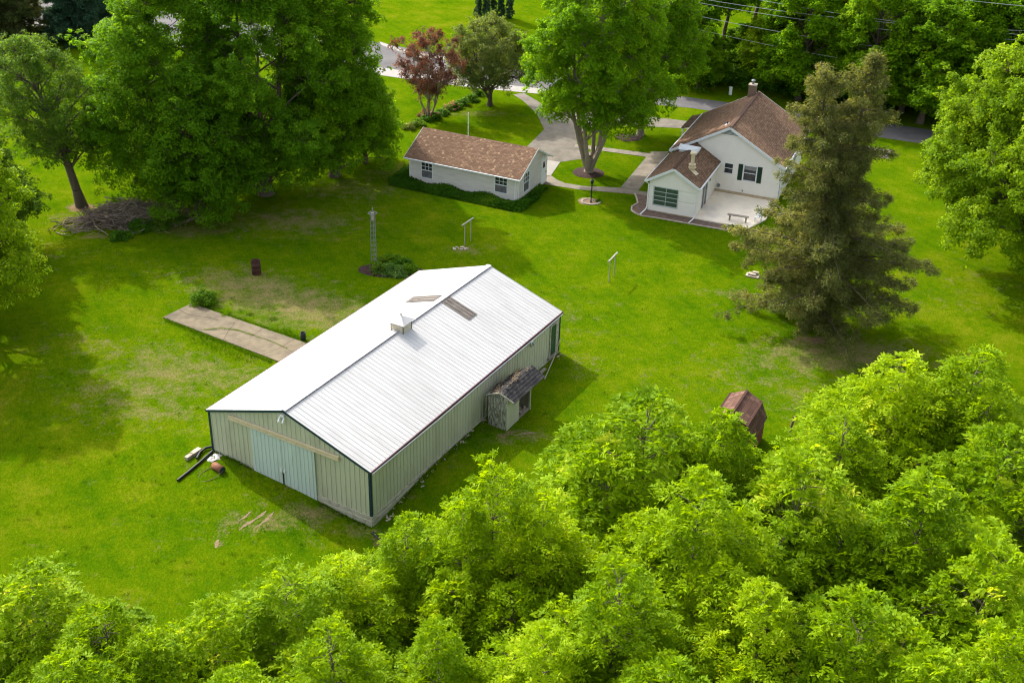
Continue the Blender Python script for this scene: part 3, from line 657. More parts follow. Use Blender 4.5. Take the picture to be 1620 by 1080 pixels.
# old concrete slab left of the barn
def slab_local():
    P = [G(258, 503), G(303, 481), G(560, 570), G(502, 596)]
    P = ccw(P); root = empty('concrete_slab'); c = np.array(P)
    MB().prism([tuple(p) for p in c], -.05, .07).build('slab', 'slab', root)
    # cracks with grass in them
    rng = np.random.default_rng(3); VV, TT = [], []
    def crack(pts, w, dens):
        for a, b in zip(pts, pts[1:]):
            A = np.array(G(*a, .07)); B = np.array(G(*b, .07)); k = int(np.linalg.norm(B - A) * dens); t = rng.uniform(0, 1, k)[:, None]
            p = A + (B - A) * t + rng.normal(0, w, (k, 2)); q = np.concatenate([p, np.full((k, 1), .07)], 1)
            V, _ = leaf_quads(q, unit(rng.normal(size=(k, 3))), rng.normal(size=(k, 3)) * .4 + np.array([0, 0, 1.]), rng.uniform(.04, .12, k), np.full(k, .03), rng); VV.append(V)
    crack([(322, 522), (350, 519), (375, 522), (400, 530)], .03, 110); crack([(400, 530), (432, 541), (455, 552)], .03, 45)
    crack([(353, 500), (360, 495), (364, 492)], .09, 400)
    V = np.concatenate(VV); mesh_np('crack_grass', V, np.arange(len(V)).reshape(-1, 4), LEAF['bush'], rng.uniform(.2, .9, len(V) // 4), root)
    mb = MB()
    def dark(pts, w):
        Q = [G(*p, .07) for p in pts]
        for a, b in zip(Q, Q[1:]):
            d = np.array(b) - np.array(a); nn = np.array([-d[1], d[0]]) / np.linalg.norm(d) * w; mb.face([(a[0] - nn[0], a[1] - nn[1], .074), (b[0] - nn[0], b[1] - nn[1], .074), (b[0] + nn[0], b[1] + nn[1], .074), (a[0] + nn[0], a[1] + nn[1], .074)])
    dark([(283, 490), (300, 498), (330, 502), (347, 507)], .018); dark([(385, 500), (372, 510), (362, 522), (352, 540)], .012); dark([(420, 515), (395, 535), (362, 545)], .01); dark([(322, 522), (375, 522), (432, 541), (470, 560)], .008); dark([(470, 533), (440, 552), (412, 562)], .012)
    mb.build('crack', 'mulch', root)
    return tag(root, 'cracked tan concrete slab running under the barn eave', 'slab')
slab_local()

# tyre ruts in front of the barn doors
def rut(x0, y0, x1, y1, w, seed):
    rng = np.random.default_rng(seed); a, b = np.array(G(x0, y0)), np.array(G(x1, y1)); d = (b - a) / np.linalg.norm(b - a); n2 = np.array([-d[1], d[0]]); k = 14; L = []; Rr = []
    for i in range(k + 1):
        t = i / k; p = a + (b - a) * t + n2 * .05 * math.sin(5 * t + seed); ww = w * math.sin(math.pi * min(max(t, .04), .96)) ** .5 * rng.uniform(.35, 1.2); L.append(p + n2 * ww); Rr.append(p - n2 * ww * rng.uniform(.5, 1))
    mb = MB()
    for i in range(k): mb.face([(*p, float(gz(*p)) + .006) for p in (Rr[i], Rr[i + 1], L[i + 1], L[i])])
    tag(mb.build('bare_soil', 'soil'), kind='structure')
MT['soil'] = plain('bare_soil', (.22, .155, .095), .98, .35, 7, dirt=(.10, .10, .03), dscale=5, bmp=.8)
rut(379, 838, 421, 806, .13, 1); rut(405, 834, 434, 807, .11, 2); rut(377, 823, 399, 808, .09, 3); rut(340, 866, 347, 853, .12, 4); rut(812, 688, 850, 684, .10, 5)

# ------------------------------------------------------------------ pole barn
def build_barn():
    B = empty('pole_barn', (BX, BY, 0), BTH); tag(B, 'long pole barn with white ribbed metal roof and pale green walls', 'barn')
    W_, L_, E_, R_ = BW, BL, BE, BR; sl_ = (R_ - E_) / (W_ / 2); gt = lambda a: E_ + sl_ * min(a, W_ - a)
    mb = MB(); ribbed(mb, (-W_, 0, 0), (1, 0, 0), (0, -1, 0), W_, lambda a: -.0, lambda a: gt(a) - .02, .305); mb.build('front_wall', 'barn_wall', B)
    mb = MB(); ribbed(mb, (0, 0, 0), (0, 1, 0), (1, 0, 0), L_, lambda a: .0, lambda a: E_ - .02, .305); mb.build('side_wall', 'barn_wall', B)
    mb = MB(); ribbed(mb, (-W_, L_, 0), (0, -1, 0), (-1, 0, 0), L_, lambda a: -.1, lambda a: E_ - .02, .305); mb.build('side_wall', 'barn_wall', B)
    mb = MB(); ribbed(mb, (0, L_, 0), (-1, 0, 0), (0, 1, 0), W_, lambda a: -.1, lambda a: gt(a) - .02, .305); mb.build('back_wall', 'barn_wall', B)
    mb = MB()
    mb.box(-3.42, .05, -.055, -.005, -.75, .06); mb.box(-3.3, .062, -.085, -.055, -.75, -.2); mb.box(.005, .055, -.05, L_, -.75, .05); mb.box(.055, .085, -.06, 9., -.75, -.16)
    mb.box(-W_, -7.7, -.045, -.005, -.3, .16); mb.build('skirt_board', 'barn_skirt', B)
    # roof: two ribbed slopes standing on a thin deck
    q = math.sqrt(1 + sl_ * sl_); ov = .10; o2 = .08
    for sg in (1, -1):
        mb = MB(); nn = Vector((sg * sl_ / q, 0, 1 / q)); dn = Vector((sg / q, 0, -sl_ / q)); Ls = (W_ / 2 + ov) * q
        if sg > 0: ribbed(mb, (-W_ / 2, -o2, R_ + .03), (0, 1, 0), nn, L_ + 2 * o2, lambda a: 0, lambda a: Ls, .305, .05, .018, dn)
        else: ribbed(mb, (-W_ / 2, L_ + o2, R_ + .03), (0, -1, 0), nn, L_ + 2 * o2, lambda a: 0, lambda a: Ls, .305, .05, .018, dn)
        mb.build('roof', 'barn_roof', B)
        a = Vector((-W_ / 2, 0, R_ + .015)); e = a + dn * (Ls - .01)
        mb = MB(); mb.face([(a.x, -o2 + .01, a.z), (e.x, -o2 + .01, e.z), (e.x, L_ + o2 - .01, e.z), (a.x, L_ + o2 - .01, a.z)] if sg > 0 else [(e.x, -o2 + .01, e.z), (a.x, -o2 + .01, a.z), (a.x, L_ + o2 - .01, a.z), (e.x, L_ + o2 - .01, e.z)]); mb.build('roof_deck', 'barn_roof', B)
        # rake trim on both gable ends
        for yv in (-o2 - .012, L_ + o2 + .012):
            mb = MB(); mb.beam((a.x, yv, a.z - .055), (e.x, yv, e.z - .055), .03, .13); mb.build('rake_trim', 'dark_trim', B)
    # ridge cap
    mb = MB(); c = -W_ / 2
    for v0, v1 in ((-.1, 9.9), (11.0, L_ + .1)):
        mb.face([(c, v0, R_ + .075), (c + .17, v0, R_ + .022 + .03), (c + .17, v1, R_ + .022 + .03), (c, v1, R_ + .075)]); mb.face([(c - .17, v0, R_ + .052), (c, v0, R_ + .075), (c, v1, R_ + .075), (c - .17, v1, R_ + .052)])
    mb.build('ridge_cap', 'barn_roof', B)
    for lo_, hi_ in ((-.05, 9.8), (11.1, L_)):
        mb = MB(); mb.box(c + .174, c + .182, lo_, hi_, R_ - .06, R_ - .035); x = lo_
        while x < hi_ - .1: mb.box(c + .172, c + .19, x, x + .20, R_ - .03, R_ + .03); x += .305
        mb.build('ridge_closure', 'ridge_grey', B)
    ez = E_ - sl_ * ov
    mb = MB(); mb.box(ov - .02, ov + .045, -o2, L_ + o2, ez - .10, ez + .035); mb.box(-W_ - ov - .05, -W_ - ov + .01, -o2, L_ + o2, ez - .10, ez + .03); mb.build('eave_trim', 'eave_trim', B)
    mb = MB(); mb.tube([(ov + .06, -.02, ez - .085), (ov + .075, 6, ez - .14), (ov + .07, 12, ez - .10), (ov + .075, 17, ez - .13), (ov + .06, L_, ez - .09)], .028, 6); mb.build('sagging_trim', 'white_bright', B)
    # corner trims
    for x, y, w1, w2 in ((.0, 0, 1, 1), (-W_, 0, -1, 1), (0, L_, 1, -1), (-W_, L_, -1, -1)):
        mb = MB(); sx = 1 if x == 0 else -1; sy = -1 if y == 0 else 1
        x0 = x + sx * .035; y0 = y + sy * .035
        mb.box(min(x0, x0 - sx * .13), max(x0, x0 - sx * .13), min(y0, y0 - sy * .012), max(y0, y0 - sy * .012), .02 if x == 0 else -.1, E_ - .06)
        mb.box(min(x0, x0 - sx * .012), max(x0, x0 - sx * .012), min(y0 - sy * .012, y0 - sy * .13), max(y0 - sy * .012, y0 - sy * .13), .02 if x == 0 else -.1, E_ - .06)
        mb.build('corner_trim', 'dark_trim', B)
    # sliding doors, hung proud of the wall
    for (x0, x1, zb) in ((-7.64, -5.60, -.10), (-5.58, -3.44, -.24)):
        mb = MB(); ribbed(mb, (x0, -.085, 0), (1, 0, 0), (0, -1, 0), x1 - x0, lambda a: zb, lambda a: 2.93, .26, .045, .02)
        mb.face([(x0, -.03, zb), (x0, -.085, zb), (x0, -.085, 2.93), (x0, -.03, 2.93)]); mb.face([(x1, -.085, zb), (x1, -.03, zb), (x1, -.03, 2.93), (x1, -.085, 2.93)])
        d = mb.build('sliding_door', 'barn_door', B)
        hx = x1 - .1 if x0 < -7 else x0 + .1
        MB().box(hx - .05, hx + .05, -.15, -.108, .75, .95).build('handle', 'white', d)
    mb = MB(); mb.box(-5.62, -5.57, -.13, -.05, -.1, .75); mb.build('door_guide', 'iron', B)
    MB().box(-5.75, -5.2, -.16, -.05, -.36, -.22).build('door_stop', 'iron', B)
    mb = MB(); mb.box(-9.1, -1.85, -.13, -.03, 2.97, 3.09); mb.box(-9.1, -1.85, -.165, -.13, 2.87, 2.94); mb.box(-9.1, -1.85, -.105, -.03, 2.84, 2.97); mb.build('door_track', 'cream', B)
    # service door
    mb = MB(); mb.box(.03, .075, 18.84, 18.94, .1, 2.5); mb.box(.03, .075, 19.6, 19.84, .1, 2.5); mb.box(.03, .075, 18.94, 19.6, 2.38, 2.5); mb.build('door_frame', 'barn_skirt', B)
    mb = MB(); mb.box(.03, .05, 18.94, 19.6, .3, 2.38); d = mb.build('service_door', 'green_door', B); MB().box(.05, .10, 19.02, 19.08, 1.2, 1.3).build('handle', 'galv', d)
    MB().box(.03, .14, 18.7, 19.95, .1, .28).build('door_sill', 'wood', B)
    # lamps
    for cx, cy, cz, d_ in ((-5.35, -.1, 4.28, (0, -1)), (.1, 16.2, 2.62, (1, 0))):
        mb = MB(); mb.box(cx - .12, cx + .12, cy - .06 if d_[1] else cy - .12, cy + .06 if d_[1] else cy + .12, cz, cz + .1); lo = mb.build('floodlight', 'white', B)
        for k in (-.13, .13):
            x, y = (cx + k, cy) if d_[1] else (cx, cy + k); mb = MB(); mb.tube([(x, y, cz), (x + d_[0] * .08, y + d_[1] * .08, cz - .08), (x + d_[0] * .16, y + d_[1] * .16, cz - .24)], [.025, .035, .065], 10); mb.build('lamp_head', 'white_bright' if d_[1] else 'galv', lo)
    # cupola
    cy = 10.45; mb = MB(); s = .42; zt = R_ + .44; mb.box(c - s, c + s, cy - s, cy + s, R_ - .30, zt); cu = mb.build('cupola', 'cream_cupola', B)
    mb = MB()
    for sx in (-1, 1):
        for sy in (-1, 1): mb = MB(); mb.box(c + sx * s - .02, c + sx * s + .02, cy + sy * s - .02, cy + sy * s + .02, R_ - .25, zt + .004); mb.build('corner_trim', 'dark_trim', cu)
    mb = MB()
    for sg in (-1, 1):
        for k in range(4): zz = R_ + .06 + k * .1; mb.beam((c - s + .1, cy + sg * (s + .012), zz), (c + s - .1, cy + sg * (s + .012), zz), .02, .05); mb.beam((c + sg * (s + .012), cy - s + .1, zz), (c + sg * (s + .012), cy + s - .1, zz), .02, .05)
    mb.build('louvre', 'cream_cupola', cu)
    mb = MB(); t = s + .15; A = [(c - t, cy - t, zt + .02), (c + t, cy - t, zt + .02), (c + t, cy + t, zt + .02), (c - t, cy + t, zt + .02)]; ap = (c, cy, zt + .36)
    for k in range(4): mb.face([A[k], A[(k + 1) % 4], ap]); 
    mb.face(A[::-1]); mb.build('cap', 'barn_roof', cu)
    mb = MB(); mb.tube([(c, cy, zt + .33), (c, cy, zt + .42), (c, cy, zt + .50)], [.025, .05, .015], 8); mb.build('finial', 'black', cu)
    # two rows of old translucent panels beside the ridge
    for sg, x0, x1, v0, v1 in ((1, -5.12, -3.15, 14.38, 15.30), (-1, -5.62, -7.75, 14.38, 15.30)):
        n2 = Vector((sg * sl_ / q, 0, 1 / q)); mb = MB(); z = lambda x: R_ + .03 - sl_ * abs(x + W_ / 2); O = Vector((x0, v0 if sg > 0 else v1, z(x0))) + n2 * .031; dn = Vector((sg / q, 0, -sl_ / q)); L2 = abs(x1 - x0) * q
        ribbed(mb, O, (0, 1 if sg > 0 else -1, 0), n2, v1 - v0, lambda a: 0, lambda a: L2, .305, .06, .03, dn); mb.build('skylight_panel', 'skylight', B)
    return B
MT['ridge_grey'] = plain('ridge_grey', (.22, .19, .21), .6, .1)
MT['cream_cupola'] = plain('cupola_cream', (.58, .52, .40), .6, .06)
build_barn()

MT['litter'] = plain('roof_litter', (.16, .12, .07), .95, .5, 9)
def build_lean():
    B = empty('lean_shed', (BX, BY, 0), BTH); tag(B, 'rotting little shed with peeling paint leaning on barn side wall', 'shed')
    # footprint u .62..1.80, v 10.55..13.25
    u0, u1, v0, v1 = .55, 1.80, 10.55, 13.25; rz = 2.42; ru = 1.35
    mb = MB(); poly = [(u0, 1.9), (u0, 0.02), (u1, -.02), (u1, 2.05), (1.55, 2.32), (ru, 2.38), (.9, 2.25)]
    mb.face([(x, v0, z) for x, z in poly]); mb.face([(x, v0 + .04, z) for x, z in poly[::-1]]); mb.build('end_wall', 'peel', B)
    mb = MB(); mb.box(u1 - .04, u1 + .005, v0 - .01, 11.92, -.02, 2.05); mb.build('side_wall', 'barn_wall', B)
    mb = MB(); mb.box(u0, u0 + .04, v0 + .04, v1, 0, 1.9); mb.face([(u0, v1, 0), (u1 - .1, v1, 0), (u1 - .1, v1, 1.9), (ru, v1, 2.2), (u0, v1, 1.9)]); mb.build('back_wall', 'wood', B)
    mb = MB(); mb.box(u1 - .08, u1 + .02, v1 - .06, v1 + .05, 0, 1.95); mb.build('post', 'barn_skirt', B)
    mb = MB(); mb.box(u0 + .05, u1 - .02, 11.9, v1 - .05, .0, .12); mb.build('floor', 'wood', B)
    mb = MB(); rng = random.Random(4)
    for k in range(9): x, y = rng.uniform(u0 + .3, u1 - .1), rng.uniform(12., 13.1); a = rng.uniform(0, 3); mb.beam((x, y, .16 + .03 * k % .2), (x + .3 * math.cos(a), y + .3 * math.sin(a), .2), .12, .05)
    mb.build('rubbish', 'stone', B)
    a = (ru, v0 - .12, rz); b = (ru, v1 + .95, rz - .02); ea = (u1 + .42, v0 + .05, 1.92); eb = (u1 + .42, v1 + .95, 1.9)
    mb = MB(); mb.slab([ea, eb, b, a], .06); 
    for k in range(1, 5): t = k / 5; p = [a[i] + (ea[i] - a[i]) * t for i in range(3)]; q = [b[i] + (eb[i] - b[i]) * t for i in range(3)]; mb.beam((p[0], p[1], p[2] + .012), (q[0], q[1], q[2] + .012), .03, .03)
    mb.build('roof', 'shingle_s', B)
    la = (.55, v0 - .02, 2.02); 
    mb = MB(); P = [a, (1.38, 11.6, rz + .0), b, (.75, v1 + .55, 2.08), (.42, v1 - .2, 1.98), (.50, 12.4, 2.0), (.30, 11.9, 1.96), (.45, 11.2, 1.98), la]
    mb.face(P); mb.face([(p[0], p[1], p[2] - .05) for p in P[::-1]])
    for k in range(len(P)): p, q = P[k], P[(k + 1) % len(P)]; mb.face([p, (p[0], p[1], p[2] - .05), (q[0], q[1], q[2] - .05), q])
    for k in range(14): x, y = rng.uniform(.5, 1.3), rng.uniform(v0, v1 + .3); z = 2.0 + (x - .5) * .46 + .03; an = rng.uniform(-.5, .5); mb.beam((x, y, z), (x + .25 * math.cos(an), y + .25 * math.sin(an), z + .07), .2, .02)
    mb.build('roof', 'shingle_s', B)
    rl = np.random.default_rng(6); k = 900; pu = rl.uniform(.45, 1.5, k); pv = rl.uniform(v0 - .1, v1 + .6, k); pz = 2.0 + (pu - .5) * .46 + .03 + rl.uniform(0, .05, k); keep = np.sin(pu * 7 + pv * 3) + rl.normal(0, .6, k) > .1; pp = np.stack([pu, pv, pz], 1)[keep]; k = len(pp)
    Vq, Fq = leaf_quads(pp, unit(rl.normal(size=(k, 3)) * .5 + np.array([0, 0, 1.])), rl.normal(size=(k, 3)), rl.uniform(.05, .13, k), rl.uniform(.04, .09, k), rl); tag(mesh_np('leaf_litter', Vq, Fq, 'litter', None, B), kind='stuff')
    mb = MB(); mb.beam((ru - .02, v0 - .13, rz + .0), (u1 + .4, v0 + .02, 1.95), .03, .10); mb.beam((.55, v0 - .05, 2.05), (ru, v0 - .12, rz), .03, .07); mb.build('fascia', 'barn_skirt', B)
    mb = MB(); mb.box(.30, .34, 10.7, 11.3, .7, 1.8); mb.build('loose_board', 'barn_skirt', B)
build_lean()

def thing(name, mb, m, label, cat, loc=(0, 0, 0), rz=0., group=None, smooth=False):
    o = mb.build(name, m, None, smooth); o.location = loc; o.rotation_euler = (0, 0, rz); return tag(o, label, cat, group)
def path3(pts, z):     # pixel track on the ground
    return [(*G(x, y, zz), zz + float(gz(*G(x, y, zz)))) for (x, y), zz in zip(pts, z if hasattr(z, '__len__') else [z] * len(pts))]
thing('drain_pipe', MB().tube(path3([(337, 719), (318, 735), (298, 750), (281, 762)], .07), .075, 10), 'black', 'straight black drain pipe lying on grass off the barn front corner', 'drain pipe', smooth=False)
thing('drain_pipe', MB().tube(path3([(336, 712), (326, 714), (317, 721), (312, 730)], .12), .075, 10), 'black', 'short curved black drain pipe beside the concrete blocks', 'drain pipe')
thing('drain_pipe', MB().tube(path3([(589, 829), (596, 836), (606, 846)], .06), .07, 10), 'black', 'short black pipe stub at the bottom of the nearest barn corner', 'drain pipe')
x, y = G(311, 722); thing('concrete_block', MB().box(-.14, .14, -.3, .3, 0, .22).box(-.12, .1, -.75, -.34, 0, .2), 'stone', 'pale concrete blocks on grass by the black curved pipe', 'block', (x, y, .2), -.5)
# white rag
rng = np.random.default_rng(5); mb = MB(); n_ = 9; Pg = [[None] * n_ for _ in range(n_)]
for i in range(n_):
    for j in range(n_):
        a, b = i / (n_ - 1) - .5, j / (n_ - 1) - .5; Pg[i][j] = (a * .7 + .1 * math.sin(7 * b), b * .6 + .07 * math.sin(6 * a), .04 + .13 * abs(math.sin(5 * a + 3 * b)) * rng.uniform(.6, 1.3) * (1 - 2.2 * (a * a + b * b)))
for i in range(n_ - 1):
    for j in range(n_ - 1): mb.face([Pg[i][j], Pg[i + 1][j], Pg[i + 1][j + 1], Pg[i][j + 1]])
x, y = G(340, 729); thing('rag', mb, 'cloth', 'crumpled white rag on grass near the barn corner', 'rag', (x, y, .16), .3, smooth=True)
def roller():
    x, y = G(346, 747); r_ = empty('lawn_roller', (x, y, .2 + .05), R(-38)); r_ = tag(r_, 'rusty drum lawn roller with bent wire handle on the grass', 'roller')
    mb = MB(); mb.tube([(-.36, 0, .05), (-.35, 0, .05), (.35, 0, .05), (.36, 0, .05)], [.18, .21, .21, .18], 20); mb.build('drum', 'rust_light', r_, True)
    mb = MB(); mb.tube([(.36, 0, .05), (.375, 0, .05)], [.185, .17], 16); mb.build('end_plate', 'dark_trim', r_)
    mb = MB(); mb.tube([(.42, 0, .05), (.45, -.5, -.05), (.35, -.9, -.12), (.02, -1.35, -.16), (-.12, -1.36, -.16), (-.42, -.9, -.1), (-.45, -.4, -.05), (-.42, 0, .05)], .016, 6); mb.build('handle', 'post_wood', r_)
roller()
x, y = G(406, 433)
def drum(name, x, y, r, h, m, label, cat):
    o = empty(name, (x, y, 0)); mb = MB(); prof = [(r, 0), (r, h * .32), (r + .02, h * .335), (r, h * .35), (r, h * .65), (r + .02, h * .665), (r, h * .68), (r, h), (r - .03, h), (r - .035, .1), (0.01, .1)]; n_ = 24
    for (a, z0), (b, z1) in zip(prof, prof[1:]):
        for k in range(n_):
            t0, t1 = 2 * math.pi * k / n_, 2 * math.pi * (k + 1) / n_; mb.face([(a * math.cos(t0), a * math.sin(t0), z0), (a * math.cos(t1), a * math.sin(t1), z0), (b * math.cos(t1), b * math.sin(t1), z1), (b * math.cos(t0), b * math.sin(t0), z1)])
    mb.build('shell', m, o, True); mb = MB(); mb.tube([(r * math.cos(t), r * math.sin(t), h) for t in [2 * math.pi * k / 24 for k in range(25)]], .015, 6, False); mb.build('rim', m, o); return tag(o, label, cat)
drum('burn_barrel', x, y, .33, 1.02, 'rust', 'rusty brown burn barrel standing open on the lawn', 'barrel')
x, y = G(480, 538); drum('bucket', x, y, .17, .48, 'black', 'small black bin on the far end of concrete slab', 'bin')
o_ = bpy.data.objects['bucket']; o_.location.z = .07
# fallen white gutter at the back corner, debris along wall
p0 = BWD(.12, 20.1); p1 = BWD(.95, 16.6); thing('fallen_gutter', MB().tube([(p0[0], p0[1], 1.0), ((p0[0] * 2 + p1[0]) / 3, (p0[1] * 2 + p1[1]) / 3, .45), (*p1, .08)], .035, 6), 'line_post', 'pale fallen gutter strip sagging from the far barn corner to grass', 'gutter')
mb = MB(); rg = random.Random(9)
for k in range(70):
    v = rg.uniform(.5, 20); u = .18 + abs(rg.gauss(0, .16)); x, y = BWD(u, v); s = rg.uniform(.03, .09); z = float(gz(x, y)); mb.beam((x, y, z + .02), (x + rg.uniform(-1, 1) * s * 2.5, y + rg.uniform(-1, 1) * s * 2.5, z + .03), s, s * .6)
thing('stone_rubble', mb, 'stone', 'broken stones scattered along the foot of the barn side wall', 'rubble', kind if 0 else (0, 0, 0)); bpy.data.objects['stone_rubble']['kind'] = 'stuff'
mb = MB(); p0 = BWD(.35, 17.8); p1 = BWD(.42, 14.4); mb.beam((*p0, .06), (*p1, .06), .22, .06); thing('loose_board', mb, 'wood', 'grey loose board on ground between the service door and the small shed', 'board')

# ------------------------------------------------------------------ windows and siding
def window(name, parent, O, A, nrm, a0, a1, z0, z1, frame='white', glass='glass', bars=(0, 1), depth=.05, fw=.06, hung=False):
    """frame proud of the wall, glass set behind. bars = (verticals, horizontals)"""
    O, A, nn = Vector(O), Vector(A), Vector(nrm); mb = MB(); P = lambda a, z, d: O + A * a + nn * d + Vector((0, 0, z))
    def bar(a, b, c_, d_, p=depth):
        q = [P(a, c_, -.05), P(b, c_, -.05), P(b, d_, -.05), P(a, d_, -.05)]; t = [P(a, c_, p), P(b, c_, p), P(b, d_, p), P(a, d_, p)]
        mb.face(t)
        for k in range(4): mb.face([q[k], q[(k + 1) % 4], t[(k + 1) % 4], t[k]])
    bar(a0 - fw, a0, z0 - fw, z1 + fw); bar(a1, a1 + fw, z0 - fw, z1 + fw); bar(a0, a1, z1, z1 + fw); bar(a0, a1, z0 - fw, z0)
    f = mb.build(name, frame, parent)
    if hung:
        zm = (z0 + z1) / 2; mb = MB(); bar(a0 + .001, a1 - .001, zm - .03, zm + .03, .03)
        for k in (1, 2): x = a0 + (a1 - a0) * k / 3; bar(x - .014, x + .014, zm + .031, z1 - .001, .01)
        zq = (zm + z1) / 2; bar(a0 + .002, a1 - .002, zq - .016, zq + .016, .012); mb.build('sash', frame, f)
        MB().face([P(a0, zm, -.02), P(a1, zm, -.02), P(a1, z1, -.02), P(a0, z1, -.02)]).build('pane', glass, f)
        MB().face([P(a0, z0, -.01), P(a1, z0, -.01), P(a1, zm, -.01), P(a0, zm, -.01)]).build('screen', 'insect_screen', f); return f
    mb = MB(); v, h = bars
    for k in range(v): x = a0 + (a1 - a0) * (k + 1) / (v + 1); bar(x - .018, x + .018, z0 + .001, z1 - .001, .012)
    for k in range(h): z = z0 + (z1 - z0) * (k + 1) / (h + 1); bar(a0 + .001, a1 - .001, z - .022, z + .022, .016)
    if v or h: mb.build('glazing_bar', frame, f)
    MB().face([P(a0, z0, -.02), P(a1, z0, -.02), P(a1, z1, -.02), P(a0, z1, -.02)]).build('pane', glass, f)
    return f

# ------------------------------------------------------------------ garage
def build_garage():
    W_, L_, E_, R_, k_ = 5.785, 10.10, 2.36, 3.80, 3.03; B = empty('garage', (.096, 89.899, 0), -.4324); tag(B, 'small grey sided garage with speckled brown shingle roof', 'garage')
    wins = [(-8.93, -7.93, .68, 1.98), (-2.05, -.98, .74, 2.02)]
    mb = MB(); lap(mb, (0, 0, 0), (1, 0, 0), (0, -1, 0), 0, E_, lambda z: (-L_, 0), [(a - .03, b + .03, c - .03, d + .03) for a, b, c, d in wins], .2); mb.build('front_wall', 'garage_wall', B)
    s1_ = (R_ - E_) / k_; s2_ = (R_ - E_) / (W_ - k_)
    sw = (1.1, 2.12, .62, 2.2); dr = (4.62, 5.55, .12, 2.35)
    def span(z): return (0, W_) if z <= E_ else ((z - E_) / s1_, W_ - (z - E_) / s2_)
    mb = MB(); lap(mb, (0, 0, 0), (0, 1, 0), (1, 0, 0), 0, R_ - .02, span, [(sw[0] - .03, sw[1] + .03, sw[2] - .03, sw[3] + .03)], .2); mb.build('gable_wall', 'garage_wall', B)
    mb = MB(); mb.face([(-L_, 0, 0), (-L_, 0, E_), (-L_, k_, R_ - .02), (-L_, W_, E_), (-L_, W_, 0)]); mb.build('gable_wall', 'garage_wall', B)
    mb = MB(); mb.face([(0, W_, 0), (-L_, W_, 0), (-L_, W_, E_), (0, W_, E_)]); mb.build('back_wall', 'garage_wall', B)
    o = .34; ez = E_ - s1_ * o; ez2 = E_ - s2_ * o
    mb = MB(); mb.slab([(-L_ - o, -o, ez + .08), (o, -o, ez + .08), (o, k_, R_ + .08), (-L_ - o, k_, R_ + .08)], .07); mb.slab([(o, W_ + o, ez2 + .08), (-L_ - o, W_ + o, ez2 + .08), (-L_ - o, k_, R_ + .08), (o, k_, R_ + .08)], .07); mb.build('roof', 'shingle_g', B)
    mb = MB(); mb.box(-L_ - o, o, -o - .09, -o - .005, ez - .03, ez + .055); mb.build('gutter', 'white', B)
    for x in (o + .01, -L_ - o - .03):
        mb = MB()
        mb.face([(x, -o, ez - .06), (x, k_, R_ - .06), (x, k_, R_ + .085), (x, -o, ez + .085)]); mb.face([(x, k_, R_ - .06), (x, W_ + o, ez2 - .06), (x, W_ + o, ez2 + .085), (x, k_, R_ + .085)])
        mb.face([(x + .02, k_, R_ - .06), (x + .02, -o, ez - .06), (x + .02, -o, ez + .085), (x + .02, k_, R_ + .085)]); mb.face([(x + .02, W_ + o, ez2 - .06), (x + .02, k_, R_ - .06), (x + .02, k_, R_ + .085), (x + .02, W_ + o, ez2 + .085)])
        mb.face([(x, -o, ez + .085), (x, k_, R_ + .085), (x + .02, k_, R_ + .085), (x + .02, -o, ez + .085)]); mb.face([(x, k_, R_ + .085), (x, W_ + o, ez2 + .085), (x + .02, W_ + o, ez2 + .085), (x + .02, k_, R_ + .085)])
        mb.build('fascia', 'white', B)
    mb = MB(); mb.face([(-L_ - o, -o, ez), (-L_ - o, 0, ez), (o, 0, ez), (o, -o, ez)]); mb.face([(0, 0, E_), (0, k_, R_ - .0), (o, k_, R_ - .0), (o, 0, E_)][::-1]); mb.face([(0, k_, R_), (0, W_, E_), (o, W_, E_), (o, k_, R_)][::-1]); mb.build('soffit', 'white', B)
    for w_ in wins: window('window', B, (0, 0, 0), (1, 0, 0), (0, -1, 0), *w_, hung=True)
    window('window', B, (0, 0, 0), (0, 1, 0), (1, 0, 0), *sw, hung=True)
    mb = MB(); mb.box(.0, .055, dr[0] - .09, dr[0], 0, dr[3] + .09); mb.box(0, .055, dr[1], dr[1] + .09, 0, dr[3] + .09); mb.box(0, .055, dr[0], dr[1], dr[3], dr[3] + .09); f = mb.build('door_frame', 'white', B)
    d = MB().box(0, .03, dr[0], dr[1], dr[2], dr[3]).build('door', 'white_bright', B); MB().box(.03, .036, dr[0] + .25, dr[1] - .28, 1.5, 2.05).build('pane', 'glass', d); MB().box(.03, .08, dr[1] - .12, dr[1] - .05, 1.0, 1.08).build('handle', 'iron', d)
    MB().box(.04, .14, 5.15, 5.3, 2.46, 2.60).build('wall_lamp', 'white', B)
    for (x, y, nx_) in ((-.22, -.06, 0), (-L_ + .05, -.06, 0), (.04, .12, 1)):
        mb = MB(); mb.tube([(x, -o - .04, ez - .02), (x, y, ez - .22), (x, y, .25), (x, y - .25, .08)], .045, 8) if not nx_ else mb.box(.02, .05, .06, .16, .05, E_ - .1); mb.build('downspout' if not nx_ else 'corner_board', 'white_bright', B)
    return B
build_garage()

